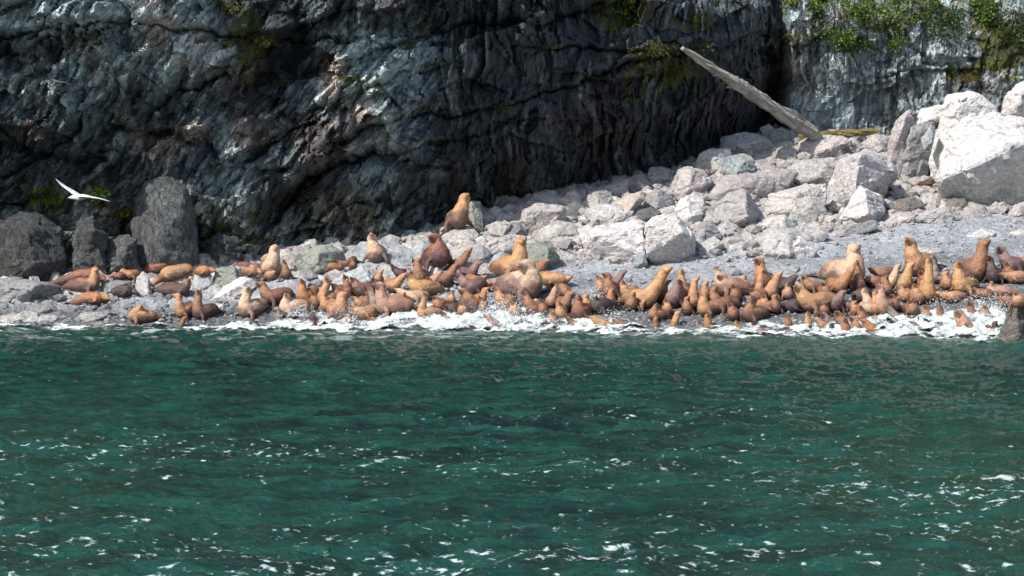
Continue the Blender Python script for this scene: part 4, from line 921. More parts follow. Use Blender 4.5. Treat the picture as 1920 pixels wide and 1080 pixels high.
# each row: nose, head, chest on the ground, tail, half thickness, coat, pose
DATA = [
 # --- resting groups on the left
 ((200,524),(192,521),(172,526),(90,524),11,'rust','l','long rust red sea lion lying flat at the far left',.2),
 ((186,504),(178,507),(171,550),(116,549),13,'tan','u','sea lion with pale neck and purple-brown body raised up, farthest left of the upright ones',.95),
 ((207,560),(198,557),(180,571),(130,572),12,'orange','l','plump orange sea lion asleep low on the dark shingle at the left',.15),
 ((258,548),(250,546),(238,556),(204,556),11,'dark','l','dark wet sea lion lying behind the plump orange one',.9),
 ((224,513),(231,509),(245,526),(266,522),9,'orange','u','orange sea lion with its neck bent down behind the low grey rock',.2),
 ((206,520),(213,517),(222,524),(236,522),7,'rust','l','small rust sea lion tucked behind the low grey rock',.3),
 ((255,520),(264,512),(290,512),(335,498),12,'rust','l','reddish sea lion sprawled up the slope under the huge rounded boulder',.2),
 ((290,533),(295,525),(316,527),(368,514),14,'gold','l','golden sea lion asleep draped over the smooth grey rock',.35),
 ((357,523),(352,530),(340,557),(286,563),12,'brown','u','two-toned sea lion lifting its orange head beside the smooth grey rock',.95),
 ((268,573),(262,578),(254,607),(297,606),12,'tan','u','small brown sea lion sitting alone at the water edge, leftmost by the sea',.35),
 ((322,552),(334,556),(340,598),(362,598),11,'tan','u','tan sea lion looking left at the water edge with a pup below it',.4),
 ((351,593),(345,598),(340,613),None,6,'brown','w','tiny pup head in the water beneath two upright sea lions at the left',.5),
 ((372,543),(372,553),(374,600),(409,599),12,'brown','u','dark brown sea lion pointing its nose straight up on the wet shingle at the left',.85),
 ((405,508),(396,506),(385,518),(362,516),10,'orange','l','orange hump of a resting sea lion left of the mossy green stone',.2),
 ((486,499),(478,498),(462,507),(430,505),8,'rust','l','dark backed rust sea lion lying under the cliff behind the mossy stone',.6),
 ((492,512),(485,508),(474,520),(450,516),10,'orange','l','orange sea lion with a dark rump right of the mossy green stone',.4),
 ((522,461),(515,469),(509,521),(494,521),18,'pale','u','tall pale sea lion with raised nose left of the rounded grey-green boulder',.5),
 ((518,509),(511,512),(506,527),None,9,'tan','u','small tan sea lion leaning on the tall pale one near the rounded boulder',.3),
 ((532,487),(533,496),(537,524),None,9,'brown','u','small brown sea lion sitting just left of the rounded grey-green boulder',.5),
 ((466,538),(463,546),(462,598),(500,594),16,'pale','u','pale creamy sea lion sitting facing the sea left of the surf',.45),
 ((481,531),(492,535),(507,574),(551,564),15,'brown','u','brown sea lion looking left behind the pale creamy one',.5),
 ((566,523),(566,532),(570,574),(594,574),14,'orange','u','orange-brown sea lion seen from behind at the left end of the surf',.35),
 ((536,550),(538,558),(538,593),(582,598),13,'pale','u','pale wet sea lion climbing out of the foam at the left end of the surf',.15),
 ((513,580),(520,580),(527,601),None,7,'grey','w','greyish small sea lion half in the foam under the pale creamy one',.5),
 ((577,576),(581,583),(593,607),None,8,'dark','w','dark grey sea lion head poking out of foam at the left end of the surf',.6),
 ((590,601),(590,606),(592,616),None,6,'brown','w','lowest brown head in the water below the dark grey head at the left',.6),
 ((594,522),(598,513),(612,512),(646,508),10,'orange','l','orange sea lion drooping its head below the rounded grey-green boulder',.3),
 ((629,488),(634,493),(650,506),(668,506),8,'redbrown','u','dark reddish sea lion peeping right of the rounded grey-green boulder',.7),
 ((663,486),(663,493),(662,505),None,6,'brown','u','small brown head behind the smooth sloping slab',.6),
 ((611,520),(614,529),(606,577),(642,566),12,'tan','u','slim tan sea lion stretching up behind the leftmost surf splash',.45),
 ((645,515),(648,523),(652,558),None,10,'redbrown','u','slim reddish brown sea lion upright below the smooth sloping slab',.6),
 ((658,520),(664,528),(680,560),(703,562),14,'brown','u','thick dark brown sea lion just right of the slim reddish one',.85),
 ((652,548),(641,556),(636,602),(612,600),17,'tan','u','big splashed sea lion wrestling in the foam at the left',.45),
 ((660,600),(652,596),(642,604),None,9,'orange','w','orange shape low in the foam under the wrestling sea lion',.2),
 ((658,557),(666,561),(676,582),None,9,'tan','u','tan head just right of the wrestling sea lion',.3),
 ((656,572),(664,579),(682,602),(712,598),12,'tan','u','tan sea lion leaning forward to the left out of the white surf',.3),
 ((690,596),(699,600),(718,608),None,9,'brown','w','brown sea lion gliding left, low in the white surf',.4),
 ((697,438),(698,449),(704,494),(716,496),17,'pale','u','creamy sea lion sitting alone on the smooth sloping slab',.45),
 ((697,522),(701,526),(707,538),None,7,'dark','u','small dark head at the right below the lone creamy sea lion',.9),
 ((719,506),(713,512),(708,536),None,8,'tan','u','tan sea lion head turned up right below the lone creamy one',.35),
 ((734,497),(740,505),(754,526),(774,524),10,'dark','u','dark wedge shaped head pointing up left beside the white stone in the crowd',.8),
 ((764,511),(755,519),(737,549),(722,556),11,'tan','u','tan sea lion stretching its neck up right across the middle left crowd',.4),
 ((689,536),(695,545),(705,592),None,11,'grey','u','greyish sea lion with nose up left of the large pinkish one',.4),
 ((701,532),(713,538),(723,592),(782,585),17,'pink','u','large pinkish tan sea lion rearing out of the surf with its body to the right',.25),
 ((740,541),(751,547),(775,570),(806,584),11,'pale','u','pale headed sea lion gazing left over the back of the pinkish one',.3),
 ((766,513),(773,523),(785,556),(832,562),15,'gold','u','yellow-gold sea lion with raised head right of the white stone in the crowd',.2),
 ((790,485),(783,491),(787,537),(800,534),13,'brown','u','brown sea lion upright left below the dark red bull',.55),
 ((806,444),(816,449),(824,503),(792,505),21,'redbrown','u','massive dark red bull towering behind the left crowd',.75),
 ((841,495),(850,492),(860,502),(880,504),8,'gold','l','yellowish back lying right behind the dark red bull',.2),
 ((885,465),(877,473),(860,510),(845,512),11,'brown','u','slim brown sea lion stretching up right of the dark red bull',.5),
 ((906,491),(894,495),(880,530),(862,530),12,'purple','u','purplish sea lion pointing right, below the grey stone',.7),
 ((860,495),(852,502),(835,538),(820,540),12,'brown','u','brown sea lion leaning right in front of the slim one',.55),
 ((829,508),(821,515),(816,537),None,10,'pink','u','pinkish neck in the crowd below the dark red bull',.3),
 ((852,513),(861,519),(884,556),(908,556),15,'purple','u','purple-brown sea lion facing left in the centre of the crowd',.55),
 ((913,517),(904,523),(890,541),(872,545),11,'orange','u','orange headed sea lion at the foot of the tall golden bull',.3),
 ((936,526),(928,530),(915,540),(895,542),8,'tan','l','tan back lying between the golden bull and the crowd',.3),
 ((985,448),(975,456),(968,523),(915,520),21,'gold','u','tall golden bull with raised head in the centre',.4),
 ((972,496),(988,501),(992,562),(925,566),25,'pale','u','huge pale headed bull in the centre looking left over its back',.6,1.15),
 ((1072,519),(1062,523),(1040,540),(1005,545),13,'gold','u','golden sea lion low behind the right shoulder of the huge pale headed bull',.3),
 ((1031,487),(1019,492),(1010,521),(1000,520),13,'brown','u','brown head facing right directly behind the huge pale headed bull',.4),
 ((918,538),(909,545),(901,575),(890,575),10,'orange','u','small orange-tan sea lion in front of the crowd centre',.4),
 ((924,538),(932,545),(946,586),(962,586),14,'tan','u','wet tan sea lion rising from the tallest splash',.3),
 ((860,544),(870,548),(885,590),(865,590),16,'brown','u','dark brown sea lion facing left at the edge of the surf in the centre',.65),
 ((948,550),(953,554),(956,567),None,6,'purple','u','tiny purplish face under the huge pale headed bull',.5),
 ((848,546),(848,555),(846,572),None,8,'tan','u','small tan head upright in front of the yellow-gold sea lion',.3),
 ((832,574),(840,575),(850,590),(874,588),11,'dark','l','dark rounded wet back at the surf edge left of centre',.8),
 ((794,550),(796,560),(793,598),(835,592),10,'tan','u','slim tan sea lion upright in the surf with its body to the right',.3),
 ((830,590),(838,597),(852,604),None,7,'brown','w','small brown head breaking the foam left of centre',.4),
 ((907,590),(918,597),(938,611),None,8,'brown','w','brown sea lion riding out of the surf to the left, in the centre',.3),
 ((978,546),(985,553),(1000,594),(1020,592),12,'brown','u','wet brown sea lion in the surf below the huge pale headed bull',.45),
 ((987,603),(994,606),(1006,610),None,5,'dark','w','small dark head in the water just right of centre',.6),
 ((1043,533),(1040,545),(1033,578),None,10,'pink','u','pale pinkish slim sea lion with nose straight up right of the huge bull',.3),
 ((1063,540),(1054,538),(1060,560),(1048,558),11,'brown','u','brown sea lion curving down right of the pale pinkish slim one',.5),
 ((1077,549),(1067,551),(1058,586),(1046,588),12,'brown','u','orange-brown sea lion facing right in front of the slim pink one',.35),
 ((1048,565),(1049,573),(1051,602),None,11,'tan','u','light wet sea lion in the foam below the orange-brown one',.25),
 ((1086,553),(1085,563),(1086,602),(1110,600),15,'rust','u','thick rust coloured sea lion at the surf right of centre',.5),
 ((1118,556),(1118,566),(1120,590),(1156,592),15,'dark','u','dark splashed sea lion lying in the spray right of centre',.8),
 ((1129,513),(1139,518),(1144,562),(1152,560),13,'brown','u','brown sea lion facing left, the left one of a close pair on the gravel',.45),
 ((1174,508),(1165,514),(1153,547),(1145,548),11,'purple','u','purplish brown sea lion facing right, the right one of a close pair',.5),
 ((1167,525),(1168,534),(1176,562),(1200,560),11,'tan','u','tan brown sea lion with nose up in front of the close pair',.35),
 ((1150,541),(1146,548),(1143,582),None,10,'orange','u','orange sea lion looking up left of the long golden one',.3),
 ((1258,502),(1246,508),(1212,578),(1162,594),17,'gold','u','long golden sea lion stretching far up to the right',.3),
 ((1257,526),(1247,531),(1238,568),(1226,570),12,'brown','u','brown sea lion under the chin of the long golden one',.5),
 ((1278,505),(1277,514),(1282,562),(1300,562),12,'gold','u','golden topped sea lion behind a purplish brown one',.35),
 ((1272,524),(1273,532),(1262,578),(1284,580),16,'purple','u','stout purplish brown sea lion right of the long golden one',.55),
 ((1310,521),(1302,527),(1301,580),(1324,578),12,'tan','u','slender tan sea lion with dark flippers planted on the gravel',.5),
 ((1231,568),(1231,575),(1226,602),(1260,598),10,'brown','u','small brown sea lion raised in front of the long golden one',.4),
 ((1233,594),(1229,600),(1229,614),None,7,'brown','w','brown head in the foam just under the small raised one',.4),
 ((1276,583),(1270,589),(1264,610),None,8,'tan','w','orange-tan head looking right from the foam below the stout purplish one',.4),
 ((1104,593),(1115,598),(1142,610),None,9,'gold','w','gold-brown sea lion surging left out of the foam right of centre',.3),
 ((1149,598),(1158,602),(1172,609),None,7,'brown','w','brown back rolling in the foam behind the gold-brown one',.3),
 ((1341,500),(1345,507),(1350,538),None,9,'pale','u','very pale head at the back, left of the great brown bull',.2),
 ((1344,517),(1354,521),(1358,556),(1418,556),17,'pink','u','broad pinkish tan sea lion lying long behind the front row',.4),
 ((1343,537),(1338,546),(1347,588),(1392,586),15,'brown','u','brown sea lion with nose up in front of the broad pinkish one',.45),
 ((1308,546),(1319,553),(1322,594),(1360,600),14,'tan','u','tan sea lion facing left right of the slender dark-flippered one',.35),
 ((1326,587),(1327,594),(1331,612),(1368,613),9,'orange','w','orange-tan sea lion low in front of the tan one that faces left',.25),
 ((1308,600),(1310,607),(1317,620),None,8,'grey','w','grey-brown head farthest out in the water right of centre',.5),
 ((1380,600),(1381,606),(1388,617),None,6,'orange','w','small orange head in the foam below the broad pinkish one',.3),
 ((1411,601),(1413,606),(1417,614),None,6,'dark','w','small black head in the foam in front of the brown rearing one',.8),
 ((1417,619),(1426,620),(1442,626),None,6,'brown','w','flat brown back at the outer edge of the foam right of centre',.4),
 ((1414,486),(1424,493),(1432,548),(1452,548),17,'orange','u','great orange-brown bull standing high behind the right crowd',.6),
 ((1431,503),(1428,510),(1424,552),None,9,'tan','u','slim tan sea lion raised in front of the great orange-brown bull',.3),
 ((1466,510),(1458,518),(1444,564),(1458,564),14,'tan','u','tan sea lion with dark tipped nose up right of the great bull',.45),
 ((1406,541),(1412,549),(1422,570),(1446,570),12,'brown','u','brown sea lion with nose up below the great orange-brown bull',.5),
 ((1494,517),(1486,523),(1474,550),(1462,552),14,'dark','u','dark sea lion with an open pinkish mouth in the right crowd',.7),
 ((1476,530),(1477,537),(1477,562),None,9,'pink','u','pinkish slim neck below the open mouthed sea lion',.2),
 ((1502,517),(1509,522),(1522,549),(1560,552),10,'orange','u','orange headed sea lion looking left with dark purple rump',.6),
 ((1487,536),(1498,541),(1521,588),(1580,572),18,'gold','u','large golden brown sea lion facing left at the front of the right crowd',.45),
 ((1462,572),(1471,574),(1486,586),(1512,582),13,'dark','l','dark low body under the large golden brown one',.7),
 ((1408,560),(1409,570),(1405,604),(1445,602),13,'brown','u','brown rearing sea lion with a greyish rump at the foam edge',.45),
 ((1414,576),(1424,574),(1440,588),(1470,586),12,'brown','l','brown back lying behind the brown rearing sea lion',.5),
 ((1607,462),(1600,469),(1597,538),(1545,546),24,'pale','u','giant pale cream bull, the widest figure of the right crowd',.35),
 ((1603,500),(1593,512),(1572,552),(1555,556),13,'orange','u','orange sea lion reaching up across the chest of the giant pale bull',.4),
 ((1606,488),(1606,498),(1611,548),None,11,'brown','u','dark brown sea lion upright against the giant pale bull',.7),
 ((1596,553),(1604,553),(1615,568),(1632,560),14,'dark','l','dark body lying below the giant pale bull',.7),
 ((1585,545),(1578,551),(1566,587),(1584,586),13,'purple','u','dark purplish sea lion with pale muzzle right of the large golden brown one',.8),
 ((1577,561),(1583,567),(1592,586),None,9,'purple','u','small purple-brown sea lion beside the dark purplish one',.5),
 ((1595,531),(1599,535),(1603,547),None,6,'orange','u','small orange face below the giant pale bull',.2),
 ((1627,503),(1637,507),(1659,529),(1680,534),12,'brown','u','brown sea lion stretched to the left between the two big bulls at the right',.45),
 ((1620,524),(1628,524),(1640,540),(1655,540),11,'brown','l','brown back right behind the giant pale bull',.4),
 ((1687,495),(1682,502),(1669,541),(1650,541),10,'pale','u','almost white slim sea lion leaning up right',.25),
 ((1713,492),(1706,499),(1697,548),(1712,552),14,'gold','u','golden tan sea lion with thick neck in front of the long muzzled bull',.3),
 ((1696,448),(1707,457),(1718,518),(1763,520),20,'tan','u','long muzzled brown bull looking left at the back on the right',.4),
 ((1741,483),(1742,492),(1740,566),None,13,'gold','u','very upright golden sea lion, tallest of the slim ones at the right',.15),
 ((1749,477),(1748,485),(1755,532),None,9,'grey','u','grey headed sea lion right behind the very upright golden one',.4),
 ((1754,524),(1764,524),(1776,538),(1792,545),12,'purple','l','purple-brown body lying right of the very upright golden one',.5),
 ((1794,491),(1797,501),(1803,553),(1842,552),17,'gold','u','golden tan sea lion with nose up, seen from behind, beside the far right bull',.2),
 ((1852,451),(1843,460),(1831,528),(1822,530),19,'brown','u','tall brown-gold bull pointing its nose up right near the right edge',.4),
 ((1850,480),(1856,488),(1863,532),(1882,532),13,'dark','u','dark brown sea lion with open mouth near the right edge',.6),
 ((1867,464),(1877,472),(1896,518),(1925,515),17,'purple','u','purple-brown bull facing left close to the right edge',.5),
 ((1895,494),(1903,494),(1918,507),(1950,507),13,'orange','l','orange back cut by the right edge of the beach',.1),
 ((1872,513),(1881,517),(1900,532),(1940,538),12,'tan','l','tan sea lion lying toward the left under the purple-brown bull',.3),
 ((1858,528),(1859,537),(1862,560),(1925,562),11,'pink','u','pinkish sea lion with nose up and long body at the right edge',.25),
 ((1821,541),(1828,545),(1846,564),(1872,566),10,'brown','u','small brown face looking left between golden and pinkish sea lions',.35),
 ((1752,551),(1760,552),(1784,568),(1815,570),11,'tan','l','tan sea lion lying with dark nose left below the golden tan one',.3),
 ((1620,540),(1621,548),(1629,592),None,12,'pale','u','pale slim sea lion with nose straight up in the right foam',.3),
 ((1641,533),(1650,541),(1654,592),(1680,592),16,'pink','u','rosy sea lion rearing up left in the right foam',.2),
 ((1642,544),(1641,552),(1640,592),None,10,'tan','u','tan neck pressed against the rosy sea lion',.4),
 ((1679,535),(1688,541),(1697,568),(1712,570),11,'tan','u','tan head looking left below the golden tan thick necked one',.3),
 ((1661,576),(1669,581),(1688,600),None,9,'grey','w','dark grey smooth back in the right foam below the rosy one',.7),
 ((1611,573),(1613,580),(1619,602),None,10,'brown','w','brown head in the foam at the foot of the pale slim one',.5),
 ((1565,584),(1571,590),(1581,604),None,11,'brown','w','wet brown head below the dark purplish sea lion',.6),
 ((1538,588),(1545,592),(1556,604),None,10,'purple','w','wet purplish head below the large golden brown sea lion',.6),
 ((1513,584),(1515,591),(1516,609),None,8,'tan','w','tan head upright in the foam under the chest of the large golden brown one',.3),
 ((1523,598),(1532,600),(1550,613),None,8,'tan','w','tan back sliding left in the foam right of the tan upright head',.3),
 ((1582,596),(1582,602),(1587,621),None,11,'brown','w','brown round head facing the sea at the outer foam',.5),
 ((1592,594),(1599,599),(1608,616),None,10,'tan','w','tan wet neck behind the brown round head',.25),
 ((1558,608),(1560,614),(1567,622),None,8,'dark','w','dark head low in the water left of the brown round head',.6),
 ((1612,600),(1622,604),(1643,621),None,10,'orange','w','orange-brown sea lion lunging left at the outer foam',.3),
 ((1634,595),(1642,598),(1653,608),None,7,'tan','w','tan narrow back above the orange-brown lunging one',.3),
 ((1668,601),(1672,604),(1680,611),None,6,'dark','w','small dark fin-like head in the foam right of the lunging one',.8),
 ((1706,603),(1713,607),(1724,616),None,7,'grey','w','greyish pink back in the foam between two dark heads at the right',.3),
 ((1731,597),(1737,603),(1755,615),None,7,'dark','w','dark slanting head pointing up left in the right foam',.6),
 ((1761,572),(1762,580),(1768,600),(1788,600),9,'brown','w','brown pointed head rising from the thick foam at the right',.5),
 ((1788,583),(1798,590),(1816,622),None,16,'pink','w','big pinkish tan sea lion rising from the water near the right edge',.2),
 ((1809,607),(1810,613),(1816,625),None,7,'dark','w','dark red head in front of the big pinkish swimmer',.6),
 ((1867,602),(1865,608),(1868,622),None,8,'dark','w','dark head with a lit cheek left of the rough rock in the surf',.6),
 ((1846,611),(1853,613),(1862,622),None,7,'brown','w','brown muzzle pointing left beside the dark head near the surf rock',.3),
 ((1517,609),(1519,613),(1521,618),None,4,'dark','w','tiny black snout in the foam under the tan upright head',.9),
 ((878,364),(871,373),(859,430),(842,434),19,'gold','u','lone sea lion with golden head and dark belly sitting at the cliff foot',.75)]
FILL = [
 ((622,532),(628,538),(634,566),None,11,'brown','u','brown sea lion half hidden right of the slim tan one at the left surf',.5),
 ((612,548),(606,555),(612,586),None,11,'tan','u','tan sea lion facing the sea under the slim upright tan one',.35),
 ((680,548),(686,553),(690,584),None,10,'brown','u','brown sea lion squeezed left of the greyish nose-up one',.5),
 ((722,556),(728,560),(738,578),(760,580),11,'tan','u','tan sea lion wedged behind the back of the pinkish one',.3),
 ((760,548),(756,556),(758,582),None,10,'brown','u','brown sea lion nose-up in front of the yellow-gold one',.5),
 ((812,556),(818,561),(822,585),None,10,'orange','u','orange sea lion just left of the small upright tan head',.35),
 ((800,520),(805,527),(808,552),None,10,'brown','u','brown sea lion below the left flank of the dark red bull',.5),
 ((862,566),(866,572),(868,594),None,9,'tan','u','tan sea lion low at the foam left of the dark brown centre one',.4),
 ((898,556),(902,563),(908,590),None,10,'brown','u','brown sea lion facing the sea right of the dark brown centre one',.5),
 ((958,566),(962,572),(966,596),None,10,'tan','u','tan wet sea lion in the foam left of the wet brown one',.3),
 ((1012,560),(1015,567),(1018,594),None,10,'brown','u','brown wet sea lion in the foam right of the wet brown one',.5),
 ((1030,582),(1034,588),(1038,606),None,8,'tan','w','tan head in the foam left of the light wet sea lion',.3),
 ((1102,552),(1098,558),(1102,588),None,11,'tan','u','tan sea lion squeezed behind the thick rust coloured one',.4),
 ((1060,595),(1066,598),(1076,608),None,7,'brown','w','brown head in the foam below the thick rust coloured one',.5),
 ((1190,548),(1186,555),(1184,584),None,11,'brown','u','brown sea lion standing before the long golden one',.5),
 ((1246,560),(1250,566),(1252,592),None,9,'tan','u','tan sea lion right of the small raised brown one',.4),
 ((1292,556),(1288,562),(1288,592),None,10,'brown','u','brown sea lion between the stout purplish and the slender tan one',.5),
 ((1327,528),(1322,534),(1322,566),None,10,'tan','u','tan sea lion behind, right of the slender dark-flippered one',.35),
 ((1372,534),(1378,540),(1380,568),None,11,'brown','u','brown sea lion in front of the flank of the broad pinkish one',.5),
 ((1365,568),(1370,575),(1375,602),None,11,'brown','u','brown sea lion at the foam under the broad pinkish one',.5),
 ((1398,516),(1394,523),(1398,552),None,10,'tan','u','tan sea lion just left of the great orange-brown bull',.35),
 ((1428,552),(1432,558),(1434,584),None,10,'tan','u','tan sea lion behind the greyish rump at the foam edge',.4),
 ((1456,552),(1452,558),(1454,588),None,10,'brown','u','brown sea lion left of the dark low body in the right crowd',.5),
 ((1470,588),(1475,594),(1480,612),None,8,'brown','w','brown head in the foam right of the greyish rump',.4),
 ((1540,530),(1545,536),(1548,560),None,10,'brown','u','brown sea lion rising behind the back of the large golden brown one',.5),
 ((1536,568),(1542,574),(1546,594),None,9,'brown','u','brown sea lion under the belly of the large golden brown one',.5),
 ((1605,564),(1600,570),(1604,594),None,9,'orange','u','orange sea lion left of the pale slim one in the right foam',.35),
 ((1663,516),(1660,524),(1662,556),None,11,'brown','u','brown sea lion left of the almost white slim one',.45),
 ((1668,552),(1673,558),(1676,586),None,11,'brown','u','brown sea lion right behind the rosy rearing one',.45),
 ((1712,532),(1716,540),(1720,572),None,12,'tan','u','tan sea lion between the thick necked and the very upright golden one',.35),
 ((1702,562),(1706,569),(1712,594),None,11,'brown','u','brown wet sea lion in the foam below the thick necked golden one',.45),
 ((1730,572),(1734,578),(1740,598),None,9,'tan','w','tan head in the thick foam under the very upright golden one',.3),
 ((1722,508),(1728,514),(1736,545),None,12,'brown','u','brown sea lion before the chest of the long muzzled bull',.5),
 ((1776,508),(1772,515),(1776,545),None,11,'tan','u','tan sea lion right of the grey headed one',.35),
 ((1818,516),(1822,522),(1824,548),None,9,'brown','u','brown head at the back of the golden tan one near the right edge',.5),
 ((1876,548),(1880,554),(1888,578),None,11,'brown','u','brown wet sea lion left of the long pinkish body at the right edge',.45),
 ((1900,548),(1905,556),(1910,580),None,12,'tan','u','tan wet sea lion above the rough rock in the surf',.35),
 ((1842,572),(1846,578),(1852,598),None,9,'tan','w','tan head in the foam above the dark head near the surf rock',.35),
 ((1813,566),(1818,572),(1826,592),None,9,'brown','w','brown head in the foam above the big pinkish swimmer',.4),
 ((1736,452+70),(1731,530),(1728,560),None,9,'orange','u','orange neck just left of the very upright golden one',.3),
 ((1884,492),(1888,500),(1892,528),None,11,'brown','u','brown sea lion below the purple-brown bull near the right edge',.5),
 ((540,560),(546,566),(552,586),None,9,'brown','u','brown sea lion behind the pale wet one leaving the foam',.5),
 ((585,546),(588,553),(592,580),None,10,'brown','u','brown sea lion right of the orange-brown one seen from behind',.5),
 ((1118,516),(1123,523),(1128,552),None,9,'tan','u','tan sea lion just left of the close pair on the gravel',.4),
 ((1216,540),(1212,546),(1208,574),None,9,'orange','u','orange sea lion at the shoulder of the long golden one',.4)]
DATA += FILL
MOUTHS = {(1494,517), (1850,480)}
for d in DATA:
    lion(d[0], d[1], d[2], d[3], d[4], d[5], d[6], d[7], d[8], mouth=d[0] in MOUTHS, hscale=d[9] if len(d) > 9 else 1.0)
for q in LIONS: tag(q['o'], q['label'], 'sea lion', 'sea lions crowding the beach')
for o, lab in ROCKS: tag(o, lab, 'boulder', 'boulders on the beach')
# ------------------------------------------------------------------ surf along the shore
def foam_material():
    n = NT('sea_foam'); co = n.n('ShaderNodeNewGeometry').outputs['Position']; cov = n.n('ShaderNodeVertexColor', layer_name='Col').outputs[0]
    a = n.noise(n.scale(co, (.7, 1, 1)), 3.2, 6, .68, .6); b = n.noise(co, 14, 4, .7)
    c = n.mix(n.mapr(a, .40, .60, 0, 1, True), (.40, .48, .48), (.80, .82, .815))
    n.set(Base_Color=c, Roughness=.6, Normal=n.bump(n.math('ADD', a, n.math('MULTIPLY', b, .5)), .12, 1)); e = n.math('ADD', cov, n.math('MULTIPLY', n.math('SUBTRACT', a, .5), 2.6)); n.l(n.mapr(e, .05, .75, 0, 1, True), n.p.inputs['Alpha']); return n
def make_surf():
    xs = np.arange(-22, 20, .05); m_y = np.arange(0, 1.0001, .012)
    T, X = np.meshgrid(m_y, xs)     # rows along x
    X, T = X.T, T.T
    shore = np.interp(960 + FOC * X / 79.0, KX, KP[:, 0, 0])
    px = 960 + FOC * X / 79.0
    # strength of the surf along the shore
    kx = np.array([0, 400, 480, 520, 600, 700, 900, 1000, 1060, 1150, 1210, 1290, 1420, 1520, 1650, 1760, 1850, 1940], float)
    kw = np.array([.5, .5, .8, 1.5, 2.0, 2.2, 2.6, 2.4, 2.1, 2.0, 1.4, 1.5, 1.8, 2.0, 3.0, 3.8, 4.0, 3.6]) + .7      # width in depth
    kh = np.array([.02, .02, .03, .08, .14, .14, .20, .17, .12, .10, .06, .05, .07, .09, .17, .22, .22, .16])
    wd = np.interp(px, kx, kw); hh = np.interp(px, kx, kh)
    edge = fbm(X * .7, X * 0 + 3, 4, 400) * .9
    yout = shore + np.interp(px, [0, 480, 640, 1000, 1300, 1940], [.15, .1, .3, .9, .3, .6]) + edge * .5 - 1.3
    Y = yout + T * wd
    prof = np.sin(np.clip(T, 0, 1) * 3.1416) ** .6
    n = fbm(X * 1.4, Y * 2.2, 5, 410, .6); n2 = ridged(X * 1.1, Y * 1.1, 4, 411)
    base = np.maximum(terrain(X, Y), wave_h(X, Y) + .03)
    Z = base + prof * (hh * (.35 + 1.1 * np.clip(n + .35, 0, 1.4)) + hh * .6 * (n2 - .5)) + .02 - (1 - prof) * .03
    lump = fbm(X * 7, Y * 7, 3, 412) * .035 * prof; Z = Z + lump
    holes = fbm(X * .9, Y * 1.8, 4, 413, .6)
    keep = (holes + .55 * prof + (hh - .05) * 2.6) > -.12
    cv = np.clip(holes + .50 * prof + (hh - .05) * 2.2 - .08, -.2, 1.2); me = grid_mesh('surf', X, Y, Z, True, np.stack([cv] * 3, -1))
    bm = bmesh.new(); bm.from_mesh(me); kv = keep.ravel()
    dead = [f for f in bm.faces if not all(kv[v.index] for v in f.verts)]
    bmesh.ops.delete(bm, geom=dead, context='FACES'); bm.to_mesh(me); bm.free()
    n = foam_material(); o = link_mesh('surf', me, n.m); tag(o, 'white churning foam of the surf along the shingle', kind='stuff')
    # spray: drops thrown up around the animals
    rg = random.Random(77); V = []; F = []
    cl = [(640,575,34,34,700,84.0),(655,588,40,18,400,82),(560,585,36,16,260,82),(760,600,70,14,260,81.5),(925,588,46,26,900,81.2),(905,602,70,12,500,80),(960,585,40,30,500,81),
          (1120,570,34,30,900,82.5),(1140,592,40,16,400,81),(1200,600,60,12,160,80.5),(1465,585,30,28,600,82.5),(1440,600,40,14,260,80.5),(1500,608,60,10,260,79),
          (1690,592,60,26,900,81),(1780,582,60,28,1100,81),(1860,580,50,30,900,80),(1830,600,60,18,500,79),(1600,600,60,12,260,79.5),(1010,598,50,14,300,80),(800,598,50,12,240,81)]
    sv = np.array([(1, 0, 0), (-1, 0, 0), (0, 1, 0), (0, -1, 0), (0, 0, 1), (0, 0, -1)], float); sf = [(a_, b_, c_) for a_ in (0, 1) for b_ in (2, 3) for c_ in (4, 5)]
    for cx, cy, rx, ry, n_, Yc in cl:
        for _ in range(n_ * 3):
            a = rg.gauss(0, .5); b = abs(rg.gauss(0, .5)); p = at(cx + a * rx, cy + ry * .5 - b * ry * 1.3, Yc + rg.uniform(-.8, .8))
            if p.z < .02: p.z = rg.uniform(.02, .15)
            s = .006 + .016 * rg.random() ** 4; n0 = len(V)
            q = sv * (s * rg.uniform(.7, 1.6), s, s * rg.uniform(.8, 1.6)) + np.array(p)
            V.extend(q.tolist()); F.extend([[i + n0 for i in f] for f in sf])
    me = bpy.data.meshes.new('spray'); me.from_pydata(V, [], F); o = link_mesh('spray', me, plain('spray_drops', (.78, .82, .84), .3)); tag(o, 'white drops of spray thrown up by the surf', kind='stuff')
make_surf()
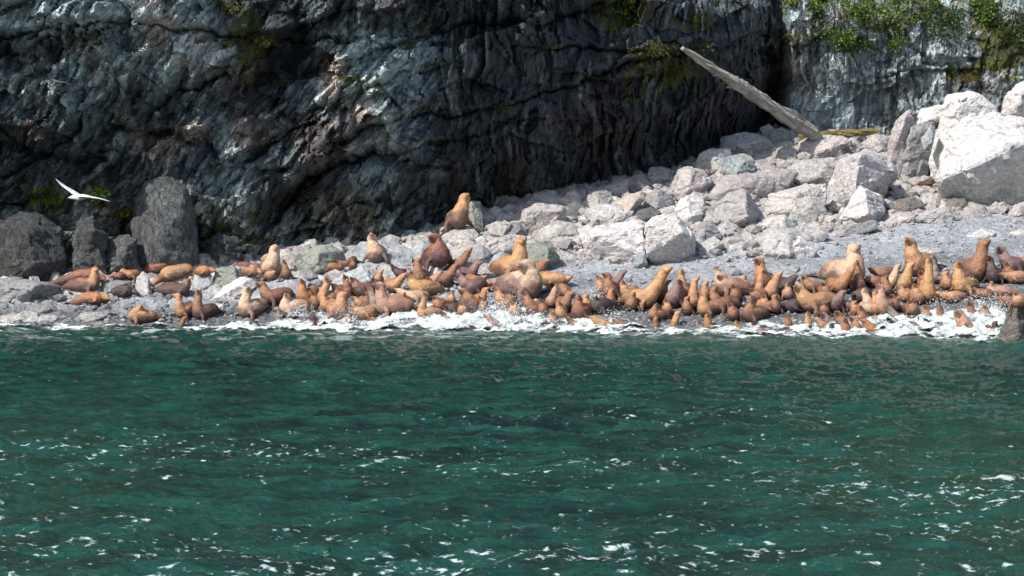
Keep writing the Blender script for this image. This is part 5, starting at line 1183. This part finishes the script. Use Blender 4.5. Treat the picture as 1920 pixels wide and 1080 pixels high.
# ------------------------------------------------------------------ the gull
def gull():
    Y = 60.0; m = Y / FOC; P = lambda x, y, dy=0: at(x, y, Y + dy)
    n = NT('gull_plumage'); a = n.n('ShaderNodeVertexColor', layer_name='Col').outputs[0]; co = n.n('ShaderNodeTexCoord').outputs['Object']
    mat = n.set(Base_Color=n.mix(n.mapr(n.noise(n.scale(co, (4, 20, 4)), 6, 3), .3, .7, 0, .25), a, (.40, .41, .43)), Roughness=.7)
    V = []; F = []
    body = [P(131, 370.5), P(135, 370.3), P(141, 370), P(149, 370.5), P(157, 369.5), P(164, 369), P(170, 369)]
    rad = [.03, .055, .075, .095, .08, .05, .03]
    sp, sr = smooth_path(body, rad, 3); ring_tube(V, F, sp, [(q * 1.05, q) for q in sr], seg=12, side=Vector((0, 1, 0)))
    def wing(root, pts, ch):
        path, w_ = smooth_path([root] + pts, ch, 4); n0 = len(V); 
        for p, c in zip(path, w_):
            for dy, dz in ((-c * .5, 0), (-c * .2, c * .09 + .008), (c * .25, c * .06 + .006), (c * .55, 0), (c * .2, -.006), (-.2 * c, -.004)): V.append(p + Vector((dy * .55, dy * .8, dz)))
        for i in range(len(path) - 1):
            for j in range(6): a_ = n0 + i * 6 + j; b_ = n0 + i * 6 + (j + 1) % 6; F.append((a_, b_, b_ + 6, a_ + 6))
        F.append([n0 + j for j in range(6)][::-1]); F.append([n0 + (len(path) - 1) * 6 + j for j in range(6)])
    wing(P(149, 368), [P(141, 362.5, .2), P(130, 355, .4), P(119, 348, .5), P(105, 336, .6)], [.30, .30, .25, .18, .03])
    wing(P(152, 369), [P(164, 369, -.2), P(178, 371, -.35), P(190, 373, -.45), P(206, 378, -.6)], [.30, .30, .24, .17, .03])
    t0 = len(V); tp = [P(166, 369), P(174, 369.5)]; ring_tube(V, F, tp, [(.05, .02), (.11, .008)], seg=8, side=Vector((0, 1, 0)))
    org = P(149, 370); me = bpy.data.meshes.new('gull'); me.from_pydata([(v - org)[:] for v in V], [], F)
    c = []
    for v in V:
        d = abs(v.x - org.x); c.append((.66, .66, .66) if d < .28 else ((.46, .48, .52) if d < .62 else (.30, .32, .35)))
    set_col(me, np.array(c)); me.polygons.foreach_set('use_smooth', np.full(len(F), True))
    o = link_mesh('gull', me, mat); o.location = org; tag(o, 'white gull with grey wings flying left before the dark cliff', 'gull')
    b = bmesh.new(); bmesh.ops.create_cone(b, cap_ends=True, segments=8, radius1=.022, radius2=.006, depth=.075); mb = bpy.data.meshes.new('beak'); b.to_mesh(mb); b.free()
    k = link_mesh('beak', mb, plain('beak_horn', (.55, .36, .12), .4), o); k.location = P(129.3, 370.8) - org; k.rotation_euler = (0, R(-90), 0)
    b = bmesh.new(); bmesh.ops.create_icosphere(b, subdivisions=2, radius=.010); mb = bpy.data.meshes.new('eye'); b.to_mesh(mb); b.free()
    k = link_mesh('eye', mb, EYEM, o); k.location = P(133.6, 369.6) - org + Vector((0, -.052, 0))
gull()
